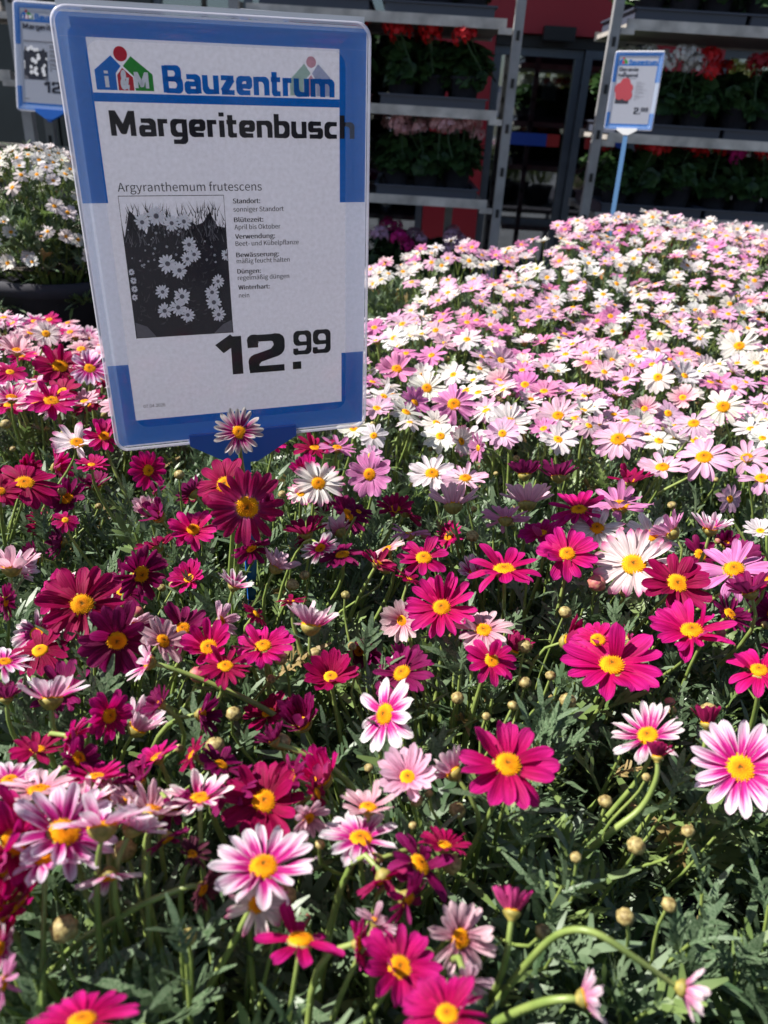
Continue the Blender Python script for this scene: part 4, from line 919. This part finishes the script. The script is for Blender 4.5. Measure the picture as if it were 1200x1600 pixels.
tl, x_, d_, z_, wn = sign_from((20, 1), (128, 9), (44, 162), 2.5, 0)
hn = wn * 1.44; pl = .03
M3 = Matrix((x_, -d_, z_)).transposed().to_4x4(); M3.translation = tl + x_ * wn / 2 + d_ * (hn + pl)
price_sign(M3, wn, hn, pl, 'smaller copy of the Margeritenbusch 12.99 sign, cut off by the empty trolley', '', '', '', SIGNS, detail=False, pole_r=.006)
tl, x_, d_, z_, wn = sign_from((374, 15), (452, 22), (366, 140), 2.7, 0)
M4 = Matrix((x_, -d_, z_)).transposed().to_4x4(); M4.translation = tl + x_ * wn / 2 + d_ * (wn * 1.42 + 1.1)
price_sign(M4, wn, wn * 1.42, 1.1, 'blue edged sign peeping over the top of the large price sign', '', '', '', SIGNS, 'ger', detail=False, pole_r=.006)

# ------------------------------------------------------------------ geranium trolleys
def umbel(col, seed):
    rr = random.Random(seed); mb = MB()
    for k in range(46):
        z_ = rr.uniform(-.25, 1); a = k * 2.4; q = math.sqrt(max(0, 1 - z_ * z_)); n_ = Vector((q * math.cos(a), q * math.sin(a), z_)).normalized()
        c = n_ * .034 * rr.uniform(.8, 1.1); u = n_.orthogonal().normalized(); w = n_.cross(u); s_ = rr.uniform(.009, .013)
        V = [tuple(c)]
        for j in range(10):
            an = 6.2832 * j / 10; r_ = s_ * (1 if j % 2 else .55); V.append(tuple(c + (u * math.cos(an) + w * math.sin(an)) * r_ + n_ * (.004 if j % 2 else 0)))
        mb.add(V, [(0, 1 + j, 1 + (j + 1) % 10) for j in range(10)])
    mb.tube([(0, 0, -.01), (.004, 0, -.06), (.0, 0, -.12)], .0025, 5, 1, cap=False)
    return mb
UC = {'red': (.78, .010, .018), 'dark red': (.36, .005, .016), 'pink': (.86, .50, .54), 'magenta': (.68, .012, .28), 'lilac': (.68, .42, .62), 'white': (.80, .78, .76)}
UM = {}
for k, (nm, c) in enumerate(UC.items()):
    m = leafy(nm.replace(' ', '_') + '_geranium_petal', tuple(v * .8 for v in c), c, 120, .3, .6); UM[nm] = umbel(c, k).mesh('flower_head', [m, M_GLEAF])
def ger_foliage(seed, n=140):
    rr = random.Random(seed); mb = MB()
    for k in range(n):
        a = rr.uniform(0, 6.28); el = rr.uniform(-.95, 1.3); q = rr.uniform(.06, .105); c = Vector((q * math.cos(a) * math.cos(el), q * math.sin(a) * math.cos(el), .14 + .075 * math.sin(el) * q / .1))
        n_ = (c - Vector((0, 0, .10))).normalized() * .7 + Vector((rr.gauss(0, .3), rr.gauss(0, .3), .5)); n_.normalize(); u = n_.orthogonal().normalized(); w = n_.cross(u); s_ = rr.uniform(.018, .034)
        V = [tuple(c - n_ * .006)]
        for j in range(11):
            an = .3 + 5.7 * j / 10; r_ = s_ * (1 + .10 * math.cos(j * 3.1)); V.append(tuple(c + (u * math.cos(an) + w * math.sin(an)) * r_ + n_ * (.004 * (j % 2))))
        mb.add(V, [(0, 1 + j, 2 + j) for j in range(10)])
        if k % 4 == 0: mb.tube([(0, 0, .09), tuple(c * .5 + Vector((0, 0, .06))), tuple(c)], .0018, 4, 0, cap=False)
    return mb.mesh('foliage', M_GLEAF)
GF = [ger_foliage(k) for k in range(4)]
pm = MB(); pm.lathe([(.042, 0), (.058, .095), (.062, .096), (.062, .106), (.056, .106), (.054, .092), (0, .092)], 14); GPOT = pm.mesh('pot', M_POT)
tm = MB(); tm.box((0, 0, .004), (.38, .26, .006))
for sy in (-1, 1): tm.box((0, sy * .130, .02), (.392, .008, .04)); tm.box((0, sy * .137, .038), (.41, .014, .006))
for sx in (-1, 1): tm.box((sx * .194, 0, .0201), (.008, .252, .0402)); tm.box((sx * .20, 0, .0382), (.014, .26, .006))
TRAY = tm.mesh('tray', M_TRAY, False)
ORD = ['first', 'second', 'third', 'fourth', 'fifth', 'sixth', 'seventh', 'eighth', 'ninth', 'tenth']
def geranium(x, y, z, cols, nh, label, group):
    t = thing('geranium_plant', label, 'geranium', Matrix.Translation((x, y, z)), group)
    link(bpy.data.objects.new('pot', GPOT), t, Matrix.Identity(4))
    f = bpy.data.objects.new('foliage', R.choice(GF)); f['kind'] = 'stuff'; link(f, t, Matrix.Rotation(R.uniform(0, 6.28), 4, 'Z') @ Matrix.Scale(R.uniform(.95, 1.08), 4))
    for k in range(nh):
        a = R.uniform(0, 6.28); q = R.uniform(.01, .075); s_ = R.uniform(.75, 1.15)
        o = bpy.data.objects.new('flower_head', UM[R.choice(cols)]); link(o, t, Matrix.Translation((q * math.cos(a), q * math.sin(a) * .6 - .075, R.uniform(.215, .265))) @ Euler((R.uniform(-.1, .5), R.gauss(0, .3), R.uniform(0, 6))).to_matrix().to_4x4() @ Matrix.Scale(s_, 4))
def trolley(xl, xr, yf, shelves, label, nm, depth=.55):
    t = thing('plant_trolley', label, 'plant trolley', Matrix.Translation(((xl + xr) / 2, yf + depth / 2, 0)), 'galvanised plant trolleys')
    w = xr - xl
    for sx in (-1, 1):
        for sy in (-1, 1):
            px_ = sx * (w / 2 - (.16 if sy > 0 else 0)); mb = MB(); mb.box((px_, sy * depth / 2, 1.15), (.034, .034, 2.3))
            for k in range(14): mb.box((px_, sy * (depth / 2 + .0005), .25 + k * .15), (.012, .042, .03), 1)
            mb.build('post', [M_GALV, M_BLACK], t)
    for z, cols in shelves:
        mb = MB(); mb.box((0, 0, z - .014), (w - .10, depth - .012, .016), 0); mb.box((0, -depth / 2 + .004, z - .012), (w - .085, .012, .034), 1); mb.box((0, depth / 2 - .004, z - .012), (w - .085, .012, .034), 1)
        for sx in (-1, 1): mb.box((sx * (w / 2 - .045), -depth / 2 + .0, z - .034), (.05, .022, .02), 1)
        mb.build('shelf', [M_WOOD, M_SHELF], t)
    cx, cy = (xl + xr) / 2, yf + depth / 2
    for li, (z, cols) in enumerate(shelves):
        if cols is None: continue
        lev = ['lowest', 'second lowest', 'middle', 'upper', 'top'][li] if len(shelves) == 5 else ['lowest', 'middle', 'upper', 'top'][li]
        nt_ = int(w / .42)
        for row, dy in enumerate((-.135, .135)):
            for k in range(nt_):
                tx = cx + (k - (nt_ - 1) / 2) * (w - .12) / nt_
                o = bpy.data.objects.new('plant_tray', TRAY); link(o, None, Matrix.Translation((tx, cy + dy, z))); tag(o, f'grey tray {ORD[k]} from left, {"front" if row == 0 else "rear"} row, {lev} shelf, {nm}', 'tray', 'trays on the plant trolleys')
                for q in (-1, 0, 1):
                    i_ = k * 3 + q + 1; cc = cols[min(len(cols) - 1, int(i_ / (nt_ * 3) * len(cols)))]
                    nh = R.randint(1, 4) if row == 0 else R.randint(1, 2)
                    geranium(tx + q * .122, cy + dy + R.uniform(-.02, .02), z + .008, cc, nh, f'{cc[0]} geranium {ORD[i_ % 10]} from left, {"front" if row == 0 else "rear"} row, {lev} shelf, {nm}', 'potted geraniums on the trolleys')
    return t
YR = 3.25
xL = on_y(366, 20, YR).x; xM = on_y(795, 170, YR).x; xR = on_y(943, 150, YR).x
zz = lambda px, py: on_y(px, py, YR).z
LS = [(zz(680, 310) - .40, None), (zz(680, 310), [['pink', 'lilac']]), (zz(690, 170), [['red', 'dark red', 'red']]), (zz(700, 26), [['dark red']])]
LS = [(zz(680, 310) - .42, [['magenta'], ['magenta', 'lilac'], ['lilac']]), (zz(680, 310), [['pink']]), (zz(690, 170), [['red', 'dark red', 'red']]), (zz(700, 26), [['dark red'], ['red']])]
trolley(xL, xM, YR, LS, 'galvanised trolley of red and pink geraniums between the large sign and the glass door', 'trolley beside the large sign')
RS = [(zz(1000, 338), [['red'], ['magenta', 'red'], ['magenta'], ['magenta']]), (zz(1070, 216), [['red', 'white'], ['dark red', 'red'], ['white'], ['white', 'pink']]), (zz(1090, 38), [['white'], ['pink', 'white']])]
trolley(xR, xR + 1.35, YR, [(RS[0][0] - .42, None)] + RS, 'galvanised trolley of red, white and magenta geraniums behind the small price sign', 'trolley behind the small sign')
xl2 = on_y(18, 60, 3.0).x
tl_ = trolley(xl2 - 1.3, xl2 + .02, 3.0, [(.6, None), (on_y(15, 112, 3.0).z, None), (on_y(15, 165, 3.0).z - .16, None), (on_y(10, 5, 3.0).z, None)], 'empty pale metal trolley beside the smaller copy of the marguerite sign', 'empty trolley')

# ------------------------------------------------------------------ the shop front
YF = 5.0
fx = lambda px, py: on_y(px, py, YF).x
fz = lambda px, py: on_y(px, py, YF).z
bd = thing('shop_building', 'shop front with dark red fascia, glass sliding door and dark glazing behind the trolleys', 'building', Matrix.Translation((0, YF, 0)))
def bpart(name, x0, x1, z0, z1, y0, y1, mat, parent=None):
    mb = MB(); mb.box(((x0 + x1) / 2, (y0 + y1) / 2, (z0 + z1) / 2), (x1 - x0, y1 - y0, z1 - z0)); return mb.build(name, mat, parent or bd)
zf = fz(870, 57)
xa, xb = fx(676, 120), fx(800, 120); xc, xd = fx(1000, 150), fx(1112, 150)
bpart('fascia', xa - .002, 9, zf, 3.3, -.10, .10, M_RED)
bpart('fascia_window_band', -9, xa - .004, zf + .35, 3.3, -.10, .10, M_PANEL)
bpart('red_pier', xa, xb - .12, 0, zf - .002, -.06, .06, M_RED); bpart('red_pier', xc + .02, xd, 0, zf - .002, -.06, .06, M_RED)
bpart('unseen_shade_roof', -9, 9, 3.3, 3.5, -1.1, 6, M_PANEL); bpart('rear_wall', -9, 9, 0, 3.29, 5.6, 5.8, M_CURB); bpart('interior_floor', -9, 9, -.02, .006, .12, 5.6, M_CURB)  # roof is unseen, its wide overhang added to keep the trolleys shaded
bpart('side_wall', -9.2, -9.01, 0, 3.29, -.1, 5.8, M_PANEL); bpart('side_wall', 9.01, 9.2, 0, 3.29, -.1, 5.8, M_PANEL)
bpart('door_sensor', fx(868, 50) - .085, fx(868, 50) + .085, zf - .03, zf + .035, -.16, -.101, M_BLACK)
def glazed(name, x0, x1, z0, z1, nmul, fr=.04, y=0, mat=M_ALU):
    f = MB(); f.box(((x0 + x1) / 2, y, z0 + fr / 2), (x1 - x0, .05, fr)); f.box(((x0 + x1) / 2, y, z1 - fr / 2), (x1 - x0, .05, fr))
    xs = [x0 + fr / 2] + [x0 + (x1 - x0) * k / nmul for k in range(1, nmul)] + [x1 - fr / 2]
    for q in xs: f.box((q, y, (z0 + z1) / 2), (fr, .052, z1 - z0 - 2 * fr - .002))
    o = f.build(name, mat, bd)
    for k in range(nmul):
        a, b = xs[k] + fr / 2, xs[k + 1] - fr / 2
        g = MB(); g.box(((a + b) / 2, y, (z0 + z1) / 2), (b - a - .002, .008, z1 - z0 - 2 * fr - .002)); g.build('pane', M_GLASS, o)
    return o
dl = fx(895, 190)
glazed('sliding_door', xb - .115, dl, .01, zf - .06, 1, .042); glazed('sliding_door', dl + .005, xc + .015, .01, zf - .06, 1, .042, -.03)
bpart('door_track', xb - .115, xc + .015, zf - .058, zf - .003, -.05, .05, M_BLACK)
sz = fz(860, 220)
for a, b, m in ((xb, xb + (dl - xb) * .62, M_BLUE), (xb + (dl - xb) * .62 + .002, dl - .07, M_REDS), (dl + .08, dl + .25, M_REDS), (dl + .252, xc - .05, M_BLUE)):
    bpart('glass_stripe', a, b, sz - .03, sz + .035, -.05, -.036, m)
glazed('window', fx(250, 120), xa - .004, .3, zf + .348, 3); bpart('wall_base', fx(250, 120), xa - .004, 0, .298, -.06, .06, M_PANEL)
glazed('window', xd + .005, xd + 2.4, .3, zf - .01, 2); bpart('wall_base', xd + .005, 9, 0, .298, -.06, .06, M_PANEL); bpart('grey_pier', xd + 2.402, 9, .3, zf - .002, -.06, .06, M_PANEL)
xw = fx(250, 120); k = 0
while xw > -8.5:
    bpart('plank', xw - .192, xw - .006, 0, zf + .346, -.05, .03, M_PANEL); xw -= .20; k += 1
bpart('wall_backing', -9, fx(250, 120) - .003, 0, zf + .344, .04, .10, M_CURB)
# interior glimpses: checkout counter, lit white notice
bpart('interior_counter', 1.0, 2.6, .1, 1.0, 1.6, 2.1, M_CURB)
bpart('interior_notice', fx(880, 165), fx(905, 185), sz + .22, sz + .38, .9, .91, M_WHITEP)

# ------------------------------------------------------------------ ground
g = MB(); g.add([(-60, -60, 0), (60, -60, 0), (60, 60, 0), (-60, 60, 0)], [(0, 1, 2, 3)]); go = g.build('ground', M_PAVE); go['kind'] = 'structure'

# ------------------------------------------------------------------ trees behind the photographer, mirrored in the glass
def tree(x, y, h, s_, label):
    rr = random.Random(s_); t = thing('tree', label, 'tree', Matrix.Translation((x, y, 0)), 'trees across the car park'); mb = MB()
    mb.tube([(0, 0, 0), (.1, 0, h * .3), (0, .1, h * .6), (0, 0, h * .85)], [.22, .17, .10, .03], 8)
    for k in range(9):
        a = rr.uniform(0, 6.28); z0 = h * rr.uniform(.3, .6); q = h * rr.uniform(.2, .32); mb.tube([(0, 0, z0), (q * .5 * math.cos(a), q * .5 * math.sin(a), z0 + h * .1), (q * math.cos(a), q * math.sin(a), z0 + h * .22)], [.08, .05, .02], 5)
    mb.build('trunk', M_BARK, t, smooth=True)
    mb = MB(); cl = [(rr.uniform(-1, 1) * h * .28, rr.uniform(-1, 1) * h * .28, h * rr.uniform(.42, .95), h * rr.uniform(.09, .16)) for _ in range(22)]
    for k in range(4200):
        c = rr.choice(cl); n_ = Vector((rr.gauss(0, 1), rr.gauss(0, 1), rr.gauss(0, 1))).normalized(); p0 = Vector(c[:3]) + n_ * c[3] * rr.random() ** .4; u = Vector((rr.gauss(0, 1), rr.gauss(0, 1), rr.gauss(0, 1))).normalized(); w = u.orthogonal().normalized(); q = rr.uniform(.06, .12)
        mb.add([tuple(p0 - u * q), tuple(p0 + w * q * .5), tuple(p0 + u * q), tuple(p0 - w * q * .5)], [(0, 1, 2, 3)])
    mb.build('crown', M_TREE, t)
for i, (x, y, h) in enumerate([(3.5, -6.5, 4.0), (-3.5, -10, 2.9), (7.5, -10, 3.0), (12, -9, 3.4), (-9, -9, 3.4)]):
    tree(x, y, h, i, ['olive green tree mirrored in the sliding door', 'tall tree mirrored behind the trolley of pink geraniums', 'tree mirrored in the window behind the small sign', 'outermost tree across the car park', 'broad tree across from the empty trolley'][i])
